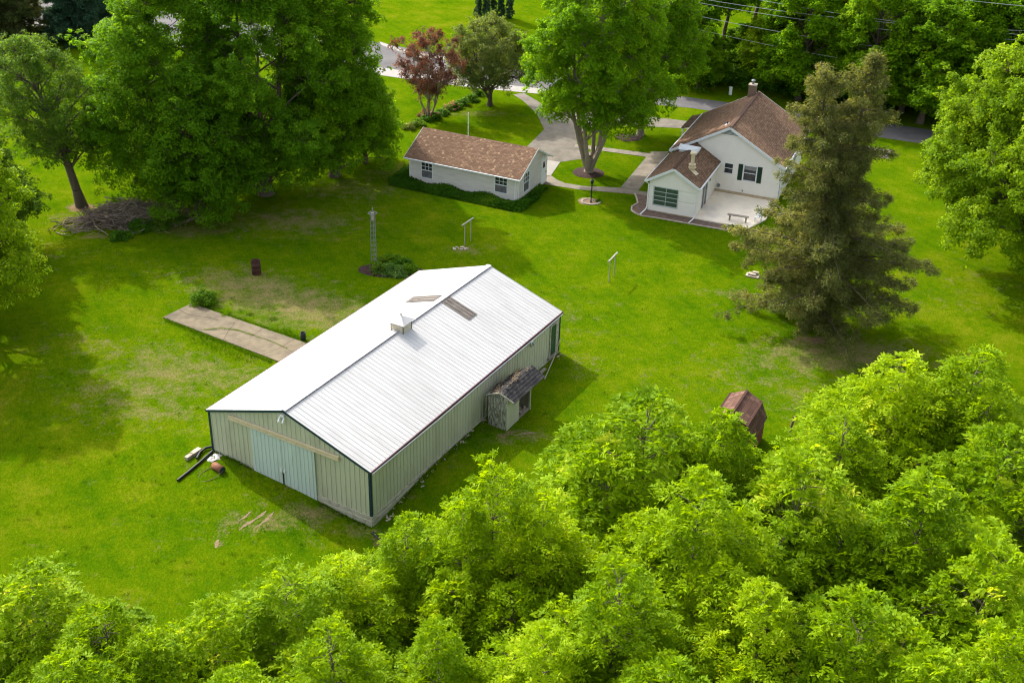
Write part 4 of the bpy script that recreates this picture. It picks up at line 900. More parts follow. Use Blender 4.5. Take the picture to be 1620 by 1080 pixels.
# ------------------------------------------------------------------ house
def build_house():
    W_, L_, E_, R_ = 9.138, 10.24, 3.22, 5.78; B = empty('house', (21.717, 92.075, 0), -.3843); tag(B, 'white sided house with brown shingle roof and lower rear wing', 'house')
    s_ = (R_ - E_) / (W_ / 2); o = .30
    wb = (-3.05, -1.92 - .12, 1.45, 2.72); ws = (-4.70, -4.02, 1.82, 2.66)
    def span(z): return (-W_, 0) if z <= E_ else (-W_ + (z - E_) / s_, -(z - E_) / s_)
    gv0 = 5.12
    mb = MB(); lap(mb, (0, 0, 0), (1, 0, 0), (0, -1, 0), .30, gv0, span, [(wb[0] - .03, wb[1] + .03, wb[2] - .03, wb[3] + .03), (ws[0] - .03, ws[1] + .03, ws[2] - .03, ws[3] + .03)], .15, .032); mb.build('rear_wall', 'house_wall', B)
    mb = MB(); mb.face([(span(gv0)[0], .0, gv0), (span(gv0)[1], .0, gv0), (-W_ / 2, .0, R_ - .01)]); mb.build('gable_vent', 'galv', B)
    mb = MB(); 
    for k in range(5): zz = gv0 + .08 + k * .1; a0, a1 = span(zz); mb.beam((a0 + .1, -.015, zz), (a1 - .1, -.015, zz), .02, .03)
    mb.build('vent_louvre', 'white', B)
    mb = MB(); lap(mb, (0, 0, 0), (0, 1, 0), (1, 0, 0), .30, E_, lambda z: (0, L_), [(2.2, 3.5, 1.3, 2.6), (5.5, 6.6, 1.3, 2.6)], .15, .032); mb.build('side_wall', 'house_wall', B)
    window('window', B, (0, 0, 0), (0, 1, 0), (1, 0, 0), 2.24, 3.46, 1.34, 2.56); window('window', B, (0, 0, 0), (0, 1, 0), (1, 0, 0), 5.54, 6.56, 1.34, 2.56)
    mb = MB(); lap(mb, (-W_, L_, 0), (0, -1, 0), (-1, 0, 0), .30, E_, lambda z: (0, L_), [], .15, .032); mb.build('side_wall', 'house_wall', B)
    mb = MB(); mb.face([(0, L_, .3), (-W_, L_, .3), (-W_, L_, E_), (-W_ / 2, L_, R_ - .01), (0, L_, E_)]); mb.build('front_wall', 'house_wall', B)
    mb = MB(); mb.box(-W_ + .02, -.02, .02, L_ - .02, -.1, .30); mb.box(-5.3, .06, -.10, .02, .0, .30); mb.build('foundation', 'sill_tan', B)
    ez = E_ - s_ * o; mb = MB(); rt_ = R_ + .10
    mb.slab([(o, -o, ez + .10), (o, L_ + o, ez + .10), (-W_ / 2, L_ + o, rt_), (-W_ / 2, -o, rt_)], .08); mb.slab([(-W_ - o, L_ + o, ez + .10), (-W_ - o, -o, ez + .10), (-W_ / 2, -o, rt_), (-W_ / 2, L_ + o, rt_)], .08); mb.build('roof', 'shingle_h', B)
    mb = MB(); mb.beam((-W_ / 2, -o, rt_ + .012), (-W_ / 2, L_ + o, rt_ + .012), .26, .03); mb.build('ridge_cap', 'ridge_dark', B)
    mb = MB()
    for yv in (-o - .02, L_ + o + .02):
        for sg in (0, 1):
            e = (o, yv, ez - .01) if sg == 0 else (-W_ - o, yv, ez - .01); mb = MB(); mb.beam((-W_ / 2, yv, R_ - .01), e, .03, .20); mb.build('rake_board', 'white', B)
    mb = MB(); mb.box(o - .0, o + .10, -o, L_ + o, ez - .05, ez + .065); mb.box(-W_ - o - .10, -W_ - o, -o, L_ + o, ez - .05, ez + .065); mb.build('gutter', 'white', B)
    mb = MB(); mb.face([(-W_ / 2, -o, R_ + .0), (o, -o, ez + .0), (o, 0, ez), (-W_ / 2, 0, R_)][::-1]); mb.face([(-W_ - o, -o, ez), (-W_ / 2, -o, R_), (-W_ / 2, 0, R_), (-W_ - o, 0, ez)][::-1]); mb.face([(0, -o, ez + .01), (o, -o, ez + .01), (o, L_, ez + .01), (0, L_, ez + .01)][::-1]); mb.build('soffit', 'white', B)
    window('window', B, (0, 0, 0), (1, 0, 0), (0, -1, 0), *wb, glass='glass', bars=(0, 1), fw=.07); window('window', B, (0, 0, 0), (1, 0, 0), (0, -1, 0), *ws, bars=(0, 1), fw=.05)
    MB().face([(wb[0] + .05, .01, wb[3] - .35), (wb[1] - .05, .01, wb[3] - .35), (wb[1] - .05, .01, wb[3] - .02), (wb[0] + .05, .01, wb[3] - .02)]).build('blind', 'curtain', B)
    for a in (wb[0] - .5, wb[1] + .11):
        mb = MB(); mb.box(a, a + .38, -.05, -.012, wb[2] - .08, wb[3] + .06); sh = mb.build('shutter', 'shutter', B); mb = MB()
        for k in range(14): zz = wb[2] + .02 + k * .094; mb.beam((a + .05, -.058, zz), (a + .33, -.058, zz), .012, .03)
        mb.build('louvre', 'shutter', sh)
    # annex
    aw0, aw1, ad, ae, ar = -W_ - .1, -5.343, 6.58, 2.80, 3.95; am = (aw0 + aw1) / 2; s2 = (ar - ae) / ((aw1 - aw0) / 2); ao = .28
    def sp2(z): return (aw0, aw1) if z <= ae else (aw0 + (z - ae) / s2, aw1 - (z - ae) / s2)
    w2 = (-8.80, -6.84, .66, 2.16)
    mb = MB(); lap(mb, (0, -ad, 0), (1, 0, 0), (0, -1, 0), .12, ar - .02, sp2, [(w2[0] - .03, w2[1] + .03, w2[2] - .03, w2[3] + .03)], .15, .032); mb.build('wing_wall', 'house_wall', B)
    mb = MB(); lap(mb, (aw1, 0, 0), (0, 1, 0), (1, 0, 0), .12, ae, lambda z: (-ad, -.02), [(-4.7, -2.95, .12, 2.12)], .15, .032); mb.build('wing_wall', 'house_wall', B)
    mb = MB(); lap(mb, (aw0, 0, 0), (0, -1, 0), (-1, 0, 0), .12, ae, lambda z: (.0, ad), [], .15, .032); mb.build('wing_wall', 'house_wall', B)
    mb = MB(); mb.box(aw0 + .02, aw1 - .02, -ad + .02, 0, -.1, .12); mb.build('foundation', 'sill_tan', B)
    mb = MB(); mb.box(aw1 - .02, aw1 + .05, -4.72, -4.64, .1, 2.14); mb.box(aw1 - .02, aw1 + .05, -3.0, -2.93, .1, 2.14); mb.box(aw1 - .02, aw1 + .05, -4.64, -3.0, 2.06, 2.14); mb.box(aw1 - .02, aw1 + .045, -3.86, -3.79, .1, 2.06); f = mb.build('patio_door', 'white', B)
    MB().face([(aw1 - .01, -4.64, .12), (aw1 - .01, -3.86, .12), (aw1 - .01, -3.86, 2.06), (aw1 - .01, -4.64, 2.06)]).face([(aw1 - .01, -3.79, .12), (aw1 - .01, -3.0, .12), (aw1 - .01, -3.0, 2.06), (aw1 - .01, -3.79, 2.06)]).build('pane', 'glass', f)
    MB().box(aw1 + .02, aw1 + .14, -2.62, -2.5, 1.9, 2.12).build('wall_lamp', 'galv', B)
    f = window('window', B, (0, -ad, 0), (1, 0, 0), (0, -1, 0), *w2, glass='blind', bars=(1, 3), fw=.08, frame='white_grey')
    ez2 = ae - s2 * ao; mb = MB(); rt2 = ar + .09; by = -.02
    mb.slab([(aw1 + ao, -ad - ao, ez2 + .09), (aw1 + ao, by, ez2 + .09), (am, by, rt2), (am, -ad - ao, rt2)], .07); mb.slab([(aw0 - ao, by, ez2 + .09), (aw0 - ao, -ad - ao, ez2 + .09), (am, -ad - ao, rt2), (am, by, rt2)], .07); mb.build('wing_roof', 'shingle_h', B)
    mb = MB(); mb.beam((am, -ad - ao, rt2 + .012), (am, by, rt2 + .012), .24, .03); mb.build('ridge_cap', 'shingle_h', B)
    mb = MB()
    for e in (aw1 + ao, aw0 - ao): mb = MB(); mb.beam((am, -ad - ao - .02, ar - .02), (e, -ad - ao - .02, ez2 - .02), .03, .20); mb.build('rake_board', 'white', B)
    mb = MB(); mb.box(aw1 + ao, aw1 + ao + .10, -ad - ao, by, ez2 - .06, ez2 + .055); mb.box(aw0 - ao - .10, aw0 - ao, -ad - ao, by, ez2 - .06, ez2 + .055); mb.build('gutter', 'white', B)
    mb = MB(); mb.face([(am, -ad - ao, ar), (aw1 + ao, -ad - ao, ez2), (aw1 + ao, -ad, ez2), (am, -ad, ar)][::-1]); mb.face([(aw0 - ao, -ad - ao, ez2), (am, -ad - ao, ar), (am, -ad, ar), (aw0 - ao, -ad, ez2)][::-1]); mb.face([(aw1, -ad, ez2), (aw1 + ao, -ad, ez2), (aw1 + ao, 0, ez2), (aw1, 0, ez2)][::-1]); mb.build('soffit', 'white', B)
    # downspouts
    D = [[(aw1 + ao + .05, -ad - ao, ez2 - .03), (aw1 + .03, -ad - .06, ez2 - .3), (aw1 + .03, -ad - .06, .35), (aw1 + .03, -ad - .25, .14), (aw1 - .12, -ad - 1.1, .07)],
         [(aw0 - ao - .05, -ad - ao, ez2 - .03), (aw0 - .05, -ad - .05, ez2 - .3), (aw0 - .05, -ad - .05, .4), (aw0 - .08, -ad - .3, .2), (aw0 - .25, -ad - 1.2, .07)],
         [(-W_ - o - .05, -o - .0, ez - .03), (-W_ - .05, .15, ez - .35), (-W_ - .06, .15, ez - 1.0)], [(o + .05, -o + .1, ez - .03), (.06, .1, ez - .3), (.06, .1, .3)]]
    for d in D: mb = MB(); mb.tube(d, .052, 8); mb.build('downspout', 'white_bright', B)
    # chimney behind the ridge, left slope
    zc = lambda x: R_ - s_ * abs(x + W_ / 2)
    cx, cyy = -W_ / 2 - .55, L_ - .15; ch = MB().box(cx - .32, cx + .32, cyy - .32, cyy + .32, zc(cx) - .5, R_ + .75).build('chimney', 'brick', B); MB().box(cx - .36, cx + .36, cyy - .36, cyy + .36, R_ + .75, R_ + .82).build('chimney_cap', 'stone', ch)
    mb = MB(); mb.tube([(cx, cyy, R_ + .82), (cx, cyy, R_ + 1.12)], .11, 12); mb.tube([(cx, cyy, R_ + 1.16), (cx, cyy, R_ + 1.24)], [.2, .06], 12); mb.build('flue', 'galv', ch)
    # vents
    mb = MB(); x, y = -W_ / 2 - .62, 1.35; mb.tube([(x, y, zc(x)), (x, y, zc(x) + .32)], .06, 10); v_ = mb.build('vent_pipe', 'black', B); MB().beam((x - .2, y, zc(x) + .0), (x + .15, y, zc(x) + .20), .4, .02).build('flashing', 'white', v_)
    za = lambda x: ar - s2 * abs(x - am) + .09
    x, y = am + .95, -ad + 1.75; mb = MB(); mb.tube([(x, y, za(x) - .1), (x, y, za(x) + .12), (x, y, za(x) + .12), (x, y, za(x) + .18)], [.24, .22, .34, .34], 14); mb.tube([(x, y, za(x) + .18), (x, y, za(x) + .34), (x, y, za(x) + .36), (x, y, za(x) + .42)], [.20, .18, .30, .30], 14)
    mb.tube([(x, y, za(x) + .42), (x, y, za(x) + 1.28)], .15, 14); mb.tube([(x, y, za(x) + 1.3), (x, y, za(x) + 1.42)], [.28, .24], 14); mb.build('stove_pipe', 'cream', B)
    MB().beam((x - .15, y - .1, za(x - .15) + .02), (x + .55, y - .3, za(x + .55) + .02), .5, .03).build('pipe_flashing', 'cream', B)
    # white snow guard / cricket straddling the wing ridge
    x, y = am - .15, -ad + 4.6; mb = MB()
    zr_ = ar + .09
    P = lambda a, b, c_: (am + a, y + b, zr_ + c_)
    mb.face([P(-1.0, -.25, -.05), P(0, -.25, -.02), P(.55, -.25, -.62 * s2 - .0), P(.85, 0.1, .28), P(-.95, .1, .33)]); mb.face([P(-.95, .1, .33), P(.85, .1, .28), P(.85, .25, .24), P(-.95, .25, .29)]); mb.face([P(-1.0, .2, -.4), P(-.95, .25, .29), P(.85, .25, .24), P(.6, .25, -.35)]); mb.build('roof_cricket', 'white', B)
    # wall bits
    MB().tube([(-5.05, -.02, .62), (-5.05, -.12, .62)], .15, 14).build('hose_reel', 'galv', B); MB().box(-3.02, -2.94, -.08, -.01, .42, .56).build('spigot', 'galv', B)
    mb = MB(); mb.tube([(.42, .9, ez - .2), (.42, .9, ez + .45)], .08, 10); mb.tube([(.42, 1.1, ez - .2), (.42, 1.1, ez + .2), (.42, 1.35, ez + .25)], .12, 10); mb.build('meter_mast', 'white', B)
    MB().box(.06, .34, 1.9, 2.4, 1.1, 2.1).build('meter_box', 'galv', B)
    # lower porch roof at the front left corner
    mb = MB(); mb.slab([(-W_ - 1.25, L_ + .2, ez - .22), (-W_ - 1.25, L_ - 3.6, ez - .22), (-W_ - .28, L_ - 3.6, ez + .02), (-W_ - .28, L_ + .2, ez + .02)], .1); mb.build('porch_roof', 'shingle_h', B); mb = MB(); mb.box(-W_ - 1.2, -W_ - 1.08, L_ - 3.5, L_ - 3.38, .0, ez - .3); mb.box(-W_ - 1.2, -W_ - 1.08, L_, L_ + .12, .0, ez - .3); mb.build('porch_post', 'white', B)
    return B
MT['ridge_dark'] = plain('ridge_shingle', (.10, .055, .038), .95, .2, 5)
MT['white_grey'] = plain('window_frame_grey', (.50, .54, .52), .5, .05)
build_house()
HX, HY, HT = 21.717, 92.075, -.3843
def HWD(u, v): return (HX + math.cos(HT) * u - math.sin(HT) * v, HY + math.sin(HT) * u + math.cos(HT) * v)
def hthing(o): o.location = (HX, HY, 0); o.rotation_euler = (0, 0, HT); return o
mb = MB(); mb.prism([(-5.32, -6.56), (-.9, -6.66), (-.03, -4.28), (.02, -.12), (-5.32, -.12)], -.05, .10); tag(hthing(mb.build('patio', 'patio')), kind='structure')
mb = MB(); mb.face([(-9.25, -6.60, .02), (-9.25, -7.85, .02), (-8.2, -7.72, .02), (-5.3, -7.70, .02), (-2.42, -7.62, .02), (-2.62, -6.68, .02), (-5.32, -6.60, .02)]); mb.face([(-9.25, -6.6, .02), (-9.30, -3.4, .02), (-11.2, -3.6, .02), (-10.72, -4.6, .02), (-10.35, -5.5, .02), (-10.55, -6.4, .02), (-10.35, -7.15, .02), (-9.8, -7.6, .02), (-9.25, -7.85, .02)]); tag(hthing(mb.build('brick_path', 'paver')), kind='structure')
ed = [(-11.25, -3.6), (-10.77, -4.6), (-10.4, -5.5), (-10.62, -6.4), (-10.4, -7.2), (-9.85, -7.68), (-9.2, -7.92), (-8.2, -7.78), (-5.3, -7.76), (-2.36, -7.68), (-2.56, -6.72)]
mb = MB()
for a, b in zip(ed, ed[1:]): mb.beam((*a, .03), (*b, .03), .12, .09)
tag(hthing(mb.build('stone_edging', 'stone')), 'curved pale stone edging round the brick path behind the house', 'edging')
# bench
def bench():
    B = hthing(empty('bench')); tag(B, 'low wooden plank bench standing at the patio edge', 'bench'); a = Vector((-2.85, -5.75, .10)); b = Vector((-1.15, -5.65, .10))
    MB().beam(a + Vector((0, 0, .48)), b + Vector((0, 0, .48)), .3, .06).build('seat', 'wood', B)
    for t in (.12, .88): p = a.lerp(b, t); MB().box(p.x - .05, p.x + .05, p.y - .12, p.y + .12, .10, .55).build('leg', 'wood', B)
bench()
B = hthing(empty('patio_chair')); tag(B, 'white lawn chair at the patio edge behind the cedar branches', 'chair')
mb = MB()
for k in range(5): mb.beam((-.72 + k * .1, -5.25, .52), (-.72 + k * .1, -4.75, .50), .08, .03)
mb.build('seat', 'white_bright', B); mb = MB()
for k in range(5): mb.beam((-.72 + k * .1, -4.75, .50), (-.72 + k * .1, -4.5, 1.05), .08, .03, (0, 1, 0))
mb.build('backrest', 'white_bright', B)
for x_, y_ in ((-.75, -5.2), (-.27, -5.2), (-.75, -4.75), (-.27, -4.75)): MB().beam((x_, y_, .1), (x_, y_, .52), .05, .05, (1, 0, 0)).build('leg', 'white_bright', B)
x, y = G(1240, 342); o = disc('well_cover', x, y, .78, .62, 'stone', .05, rag=.03, h=.06, seed=9); tag(o, 'round stone cover set in grass beside the patio', 'cover')
x, y = G(1191, 437); thing('stone_pile', MB().box(-.5, .45, -.3, .3, 0, .1).box(-.35, .2, -.15, .2, .1, .22).box(-.1, .35, .1, .32, .1, .3), 'stone', 'small pile of flat stones under left edge of the cedar', 'stones', (x, y, 0), -.4)
x, y = G(1270, 388); 

# ------------------------------------------------------------------ yard things
def lattice_tower():
    x, y = G(592, 416); B = empty('lattice_tower', (x, y, 0)); tag(B, 'narrow grey metal lattice tower rising from the round mulch bed', 'tower'); w0, w1, h = .21, .18, 3.95
    cs = [(math.cos(a), math.sin(a)) for a in (R(200), R(-20), R(90))]; P = lambda k, z: (cs[k][0] * (w0 + (w1 - w0) * z / h), cs[k][1] * (w0 + (w1 - w0) * z / h), z)
    for k in range(3): MB().tube([P(k, 0), P(k, h)], .022, 6).build('leg', 'galv', B)
    for i in range(10):
        z = .25 + i * .38; mb = MB()
        for k in range(3): mb.tube([P(k, z), P((k + 1) % 3, z)], .012, 5); mb.tube([P(k, z), P((k + 1) % 3, z + .19)], .008, 4)
        mb.build('brace', 'galv', B)
    mb = MB()
    for k in range(6): a = k * math.pi / 3 + .2; mb.tube([(0, 0, h - .1), (.34 * math.cos(a), .34 * math.sin(a), h - .02)], .02, 5); a2 = a + math.pi / 3; mb.tube([(.34 * math.cos(a), .34 * math.sin(a), h - .02), (.34 * math.cos(a2), .34 * math.sin(a2), h - .02)], .016, 5)
    mb.build('top_ring', 'galv', B); mb = MB(); mb.tube([(0, 0, h - .5), (0, 0, h + .32)], .03, 8); mb.tube([(0, 0, h + .3), (0, 0, h + .40)], [.05, .03], 8); mb.build('mast', 'galv', B)
    MB().box(-.1, .1, -.1, .1, h - .55, h + .02).build('bird_box', 'wood', B)
lattice_tower()
def clothes_post(x0, x1, y0, y1, label, h):
    a, b = Vector((*G(x0, y0), 0)), Vector((*G(x1, y1), 0)); B = empty('clothesline_post', (a + b) / 2); tag(B, label, 'clothesline post', 'clothesline posts on the lawn'); d = (b - a) / 2
    for s in (-1, 1): MB().tube([d * s, d * s + Vector((0, 0, h))], .036, 8).build('post', 'line_post', B)
    e = d.normalized() * (d.length + .42); mb = MB(); mb.beam(-e + Vector((0, 0, h + .03)), e + Vector((0, 0, h + .03)), .09, .08); c = mb.build('crossbar', 'line_post', B)
    for s in (-1, 1):
        for q in (.95, .55): MB().tube([e * s * q + Vector((0, 0, h + .07)), e * s * q + Vector((0, 0, h + .13))], .012, 5).build('hook', 'galv', c)
clothes_post(735.2, 744.5, 387.5, 381, 'pale clothesline post pair in the shaded lawn nearer the garage', 1.72)
clothes_post(963, 971, 446, 437.5, 'pale clothesline post pair in the sunny lawn right of the barn', 1.72)
rg = random.Random(3); mb = MB(); x, y = G(728, 393)
for k in range(12): a, b = rg.uniform(-.9, .5), rg.uniform(-.25, .25); s = rg.uniform(.08, .2); mb.beam((a, b, .02), (a + s, b + rg.uniform(-.1, .1), .03), s, .05)
thing('flat_stones', mb, 'stone', 'pale flat stones sunk in grass at the shaded clothesline post', 'stones', (x, y, 0))
def lamp_post():
    x, y = 6.15, 90.75; B = empty('lamp_post', (x, y, 0)); tag(B, 'black garden lamp post with lantern inside a stone ring', 'lamp post'); MB().tube([(0, 0, 0), (0, 0, 1.62)], .05, 10).build('post', 'iron', B); MB().tube([(0, 0, 0), (0, 0, .18)], [.09, .05], 10).build('base', 'iron', B)
    mb = MB()
    for k in range(4): a = k * math.pi / 2 + .4; mb.tube([(.1 * math.cos(a), .1 * math.sin(a), 1.64), (.15 * math.cos(a), .15 * math.sin(a), 1.92)], .012, 5)
    mb.tube([(0, 0, 1.6), (0, 0, 1.64)], [.07, .13], 8); mb.tube([(0, 0, 1.92), (0, 0, 2.02), (0, 0, 2.1)], [.2, .08, .02], 8); l = mb.build('lantern', 'iron', B); MB().tube([(0, 0, 1.66), (0, 0, 1.9)], [.08, .12], 4).build('pane', 'glass', l)
    MB().tube([(-.28, 0, 1.5), (.28, 0, 1.5)], .015, 5).build('ladder_bar', 'iron', B)
lamp_post()
tag(disc('lamp_bed', 6.0, 91.0, .95, .75, 'thatch', .014, rag=.12, seed=12), kind='structure')
mb = MB(); 
for k in range(22):
    if k in (3, 4, 5): continue
    t = 2 * math.pi * k / 22; mb.box(6.15 + .75 * math.cos(t) - .09, 6.15 + .75 * math.cos(t) + .09, 90.9 + .6 * math.sin(t) - .07, 90.9 + .6 * math.sin(t) + .07, .0, .07)
thing('stone_ring', mb, 'stone', 'ring of pale stones on the lawn round the lamp post', 'edging')
x, y = G(734, 214); o = MB().tube([(0, 0, 0), (0, 0, 2.9)], .045, 8).build('marker_pole', 'white_bright'); o.location = (-4.6, 104.2, 0); tag(o, 'slim white pole standing in grass behind the garage roof', 'pole'); 
B = empty('wood_post', (*G(751, 150), 0)); tag(B, 'weathered split wooden post at end of the flower border', 'post'); mb = MB(); mb.tube([(0, 0, 0), (0, 0, 1.25)], [.13, .11], 8); mb.build('post', 'wood', B); mb = MB(); mb.tube([(-.12, .02, 0), (-.05, 0, 1.45), (0, 0, 1.5)], [.08, .07, .03], 7); mb.build('brace_post', 'wood', B)
x, y = G(1155, 150); B = empty('utility_box', (x, y, 0)); tag(B, 'pale green utility pedestal in grass across the road', 'utility box'); MB().box(-.15, .15, -.12, .12, 0, .75).build('cabinet', 'white', B); MB().box(-.17, .17, -.14, .14, .75, .82).build('lid', 'white_bright', B)
x, y = G(1249, 688); thing('fence_post', MB().tube([(0, 0, -.1), (.03, -.02, .7), (.10, -.02, 1.28)], [.085, .08, .07], 8), 'post_wood', 'short leaning brown fence post right of the red roofed shed', 'post', (x, y, 0))

def gambrel():
    # ridge runs from (13.35, 57.2) to (12.15, 54.9)
    f_ = Vector((13.30, 57.0, 0)); n2 = Vector((12.12, 54.6, 0)); d = (f_ - n2); L = d.length; th = math.atan2(d.y, d.x); B = empty('gambrel_shed', n2, th); tag(B, 'small shed with red brown gambrel roof behind the foreground trees', 'shed')
    prof = [(-1.35, 1.35), (-.92, 2.3), (0, 2.78), (.92, 2.3), (1.35, 1.35)]
    mb = MB()
    for (a, z0), (b, z1) in zip(prof, prof[1:]):
        mb.slab([(-.1, a, z0), (L + .1, a, z0), (L + .1, b, z1), (-.1, b, z1)], .05)
    mb.build('roof', 'shingle_r', B)
    mb = MB()
    for (a, z0) in prof[1:4]: mb.beam((-.12, a, z0 + .01), (L + .12, a, z0 + .01), .14, .03)
    mb.build('ridge_cap', 'shingle_r', B)
    w_ = 1.25; hz = 1.45; q = [(-w_, 0), (w_, 0), (w_, hz), (.88, 2.24), (0, 2.70), (-.88, 2.24), (-w_, hz)]
    for xx in (0., L): MB().face([(xx, a, z) for a, z in q] if xx else [(xx, a, z) for a, z in q[::-1]]).build('gable_wall', 'red_wood', B)
    for s in (-1, 1): MB().face([(0, s * w_, 0), (L, s * w_, 0), (L, s * w_, hz), (0, s * w_, hz)]).build('side_wall', 'red_wood', B)
    MB().box(-.04, -.01, -.5, .5, .05, 1.85).build('door', 'red_wood', B)
MT['red_wood'] = plain('red_boards', (.15, .045, .03), .85, .25, 4, stretch=(1, 1, .3))
gambrel()

# brush piles
def brush(x, y, rx, ry, h, n_, seed, label, ang=0.):
    rng = np.random.default_rng(seed); A, Bp, r0 = [], [], []
    for k in range(n_):
        c = rng.normal(0, .52, 2); zc = h * max(0, 1 - c[0] ** 2 - c[1] ** 2) * rng.uniform(.15, 1.); ln = rng.uniform(.5, 2.1); a = rng.normal(0, .9); e = rng.normal(0, .38)
        p = np.array([c[0] * rx, c[1] * ry, zc + .05]); d = np.array([math.cos(a) * math.cos(e), math.sin(a) * math.cos(e), math.sin(e)]) * ln / 2
        s0, s1 = p - d, p + d; mdl = p + rng.normal(0, .1, 3); s0[2] = max(s0[2], .03); s1[2] = max(s1[2], .03); r = rng.uniform(.016, .055)
        A += [s0, mdl]; Bp += [mdl, s1]; r0 += [r, r * .8]
    V, F = segs(A, Bp, r0, [r * .7 for r in r0], 4); c, s = math.cos(ang), math.sin(ang); V = V @ np.array([[c, s, 0], [-s, c, 0], [0, 0, 1]])
    o = mesh_np('brush_pile', V, F, 'twigs'); o.location = (x, y, 0); return tag(o, label, 'brush pile')
x, y = G(205, 350); brush(x, y, 4.0, 1.45, 1.7, 1100, 4, 'long heap of dead grey branches at foot of the big trees', .25)
x, y = G(213, 257); brush(x, y, 1.7, .8, .8, 350, 5, 'small heap of dead branches on the lawn farther back', .2)
thing('dead_branch', MB().tube([(*G(150, 362), .06), (*G(152, 366), .4), (*G(172, 374), .1)], [.03, .05, .02], 6), 'twigs', 'pale curved dead branch lying off the near end of brush heap', 'branch')

# bushes, beds and borders
x, y = G(322, 478); shrub('bush', x, y, 1.0, 1.35, 11, 'bush', 40, 70, (.13, .075), label='bright yellow green bush at the corner of the concrete slab', cat='bush')
for i, (px, py, r_, h_, k_, lb) in enumerate([(225, 363, 1.0, 1.0, 'cover', 'dark green weedy shrub in front of the brush heap'), (255, 360, .8, .9, 'grey', 'pale green shrub between brush heap and big tree foot'), (278, 352, .9, .8, 'grey', 'grey green shrub nearest the hanging tree skirt'), (190, 376, .9, .45, 'cover', 'low dark weeds at left end of the brush heap')]):
    x, y = G(px, py); shrub('shrub', x, y, r_, h_, 20 + i, k_, 24, 50, (.16, .10), label=lb, cat='shrub')
bp = [(647, 204, 'olive', 0, .65, 'tan green clump at near left end of the flower border'), (661, 199, 'grey', 0, .75, 'blue green clump second from near end of the flower border'), (675, 190, 'cover', 4, .75, 'green clump with pink blossom below the red leaved tree'), (688, 188, 'cover', 6, .7, 'dark clump with pink blossom right of the red leaved tree stems'),
      (700, 181, 'cover', 0, .7, 'plain green clump at middle of flower border'), (711, 174, 'grey', 22, .7, 'clump covered in pink blossom in the flower border'), (722, 171, 'cover', 5, .7, 'clump with few pink blossoms behind the white pole'), (733, 166, 'cover', 0, .8, 'dark green clump just right of the white pole top'), (744, 160, 'cover', 0, .85, 'largest dark clump at far end of border'), (758, 151, 'cover', 0, .6, 'dark tuft beside the weathered wooden post')]
for i, (px, py, k_, pt, r_, lb) in enumerate(bp):
    x, y = G(px, py); shrub('border_plant', x, y, r_, .75, 40 + i, k_, 20, 45, (.15, .10), label=lb, cat='plant', group='plants of the flower border', pet=pt)
x, y = G(672, 184); shrub('shrub', x, y, .75, .9, 52, 'red', 18, 40, (.14, .08), label='brown red low shrub at foot of the red leaved tree', cat='shrub')
hp = [(601, 429, .75, 'grey', 'grey green clump at left edge of the tower bed'), (618, 431, .8, 'hosta', 'striped pale hosta clump in the middle of tower bed'), (630, 433, .75, 'hosta', 'second striped hosta clump near the barn roof edge'), (612, 414, .75, 'bush', 'bright green clump right behind the metal tower'), (628, 417, .8, 'bush', 'yellow green clump at the back of tower bed'), (641, 423, .85, 'cover', 'dark rounded clump at right end of tower bed'), (648, 430, .7, 'bush', 'last green clump against the barn roof edge')]
for i, (px, py, r_, k_, lb) in enumerate(hp):
    x, y = G(px, py); shrub('bed_plant', x, y, r_, .6, 60 + i, k_, 22, 50, (.24, .07) if k_ == 'hosta' else (.15, .10), label=lb, cat='plant', group='plants of the mulch bed by the tower')
x, y = HWD(-2.0, -7.1); shrub('shrub', x, y, .45, .35, 77, 'cover', 14, 35, (.1, .07), label='small dark plant at end of the brick path', cat='plant')
x, y = G(947, 320); shrub('shrub', x, y, .25, .3, 78, 'cover', 10, 30, (.08, .06), label='tiny green tuft beside the lamp post ring', cat='plant')

# ground cover round the garage
def cover():
    rng = np.random.default_rng(8); th = -.4324; c, s = math.cos(th), math.sin(th); P = []
    def band(n_, u0, u1, v0, v1, hh):
        u = rng.uniform(u0, u1, n_); v = rng.uniform(v0, v1, n_); P.append(np.stack([u, v, hh * rng.uniform(.2, 1, n_) * (.8 + .35 * np.sin(u * 1.7) * np.cos(v * 2.1))], 1))
    band(26000, -11.3, .9, -1.55, -.02, .5); band(5000, .06, 1.05, -1.2, 2.2, .45); band(4000, .06, .8, 2.2, 4.3, .4); band(7000, -11.6, -10.15, -1.2, 3.2, .6); band(1500, -11.4, -10.4, -.6, 1.4, 1.0)
    P = np.concatenate(P); keep = ~((P[:, 0] > .3) & (P[:, 1] < -1.0) & (rng.uniform(size=len(P)) < .7)); P = P[keep]
    d = np.minimum(1, (P[:, 1] + 1.7) * 2.2); P[:, 2] *= np.clip(d, .3, 1); n_ = len(P)
    W_ = np.stack([.096 + c * P[:, 0] - s * P[:, 1], 89.899 + s * P[:, 0] + c * P[:, 1], P[:, 2]], 1)
    V, F = leaf_quads(W_, unit(rng.normal(size=(n_, 3)) * .6 + np.array([0, 0, 1.])), rng.normal(size=(n_, 3)), rng.uniform(.09, .19, n_), rng.uniform(.07, .13, n_), rng)
    tn = np.clip(.35 + .25 * np.sin(W_[:, 0] * .9) * np.sin(W_[:, 1] * 1.3) + rng.normal(0, .15, n_) + .4 * np.exp(-((P[:, 0] + 2.3) ** 2 + (P[:, 1] + 1.2) ** 2) / 1.), 0, 1)
    o = mesh_np('ground_cover', V, F, LEAF['cover'], tn); tag(o, 'low dark green ground cover bed hugging the garage walls', 'ground cover', kind='stuff')
cover()

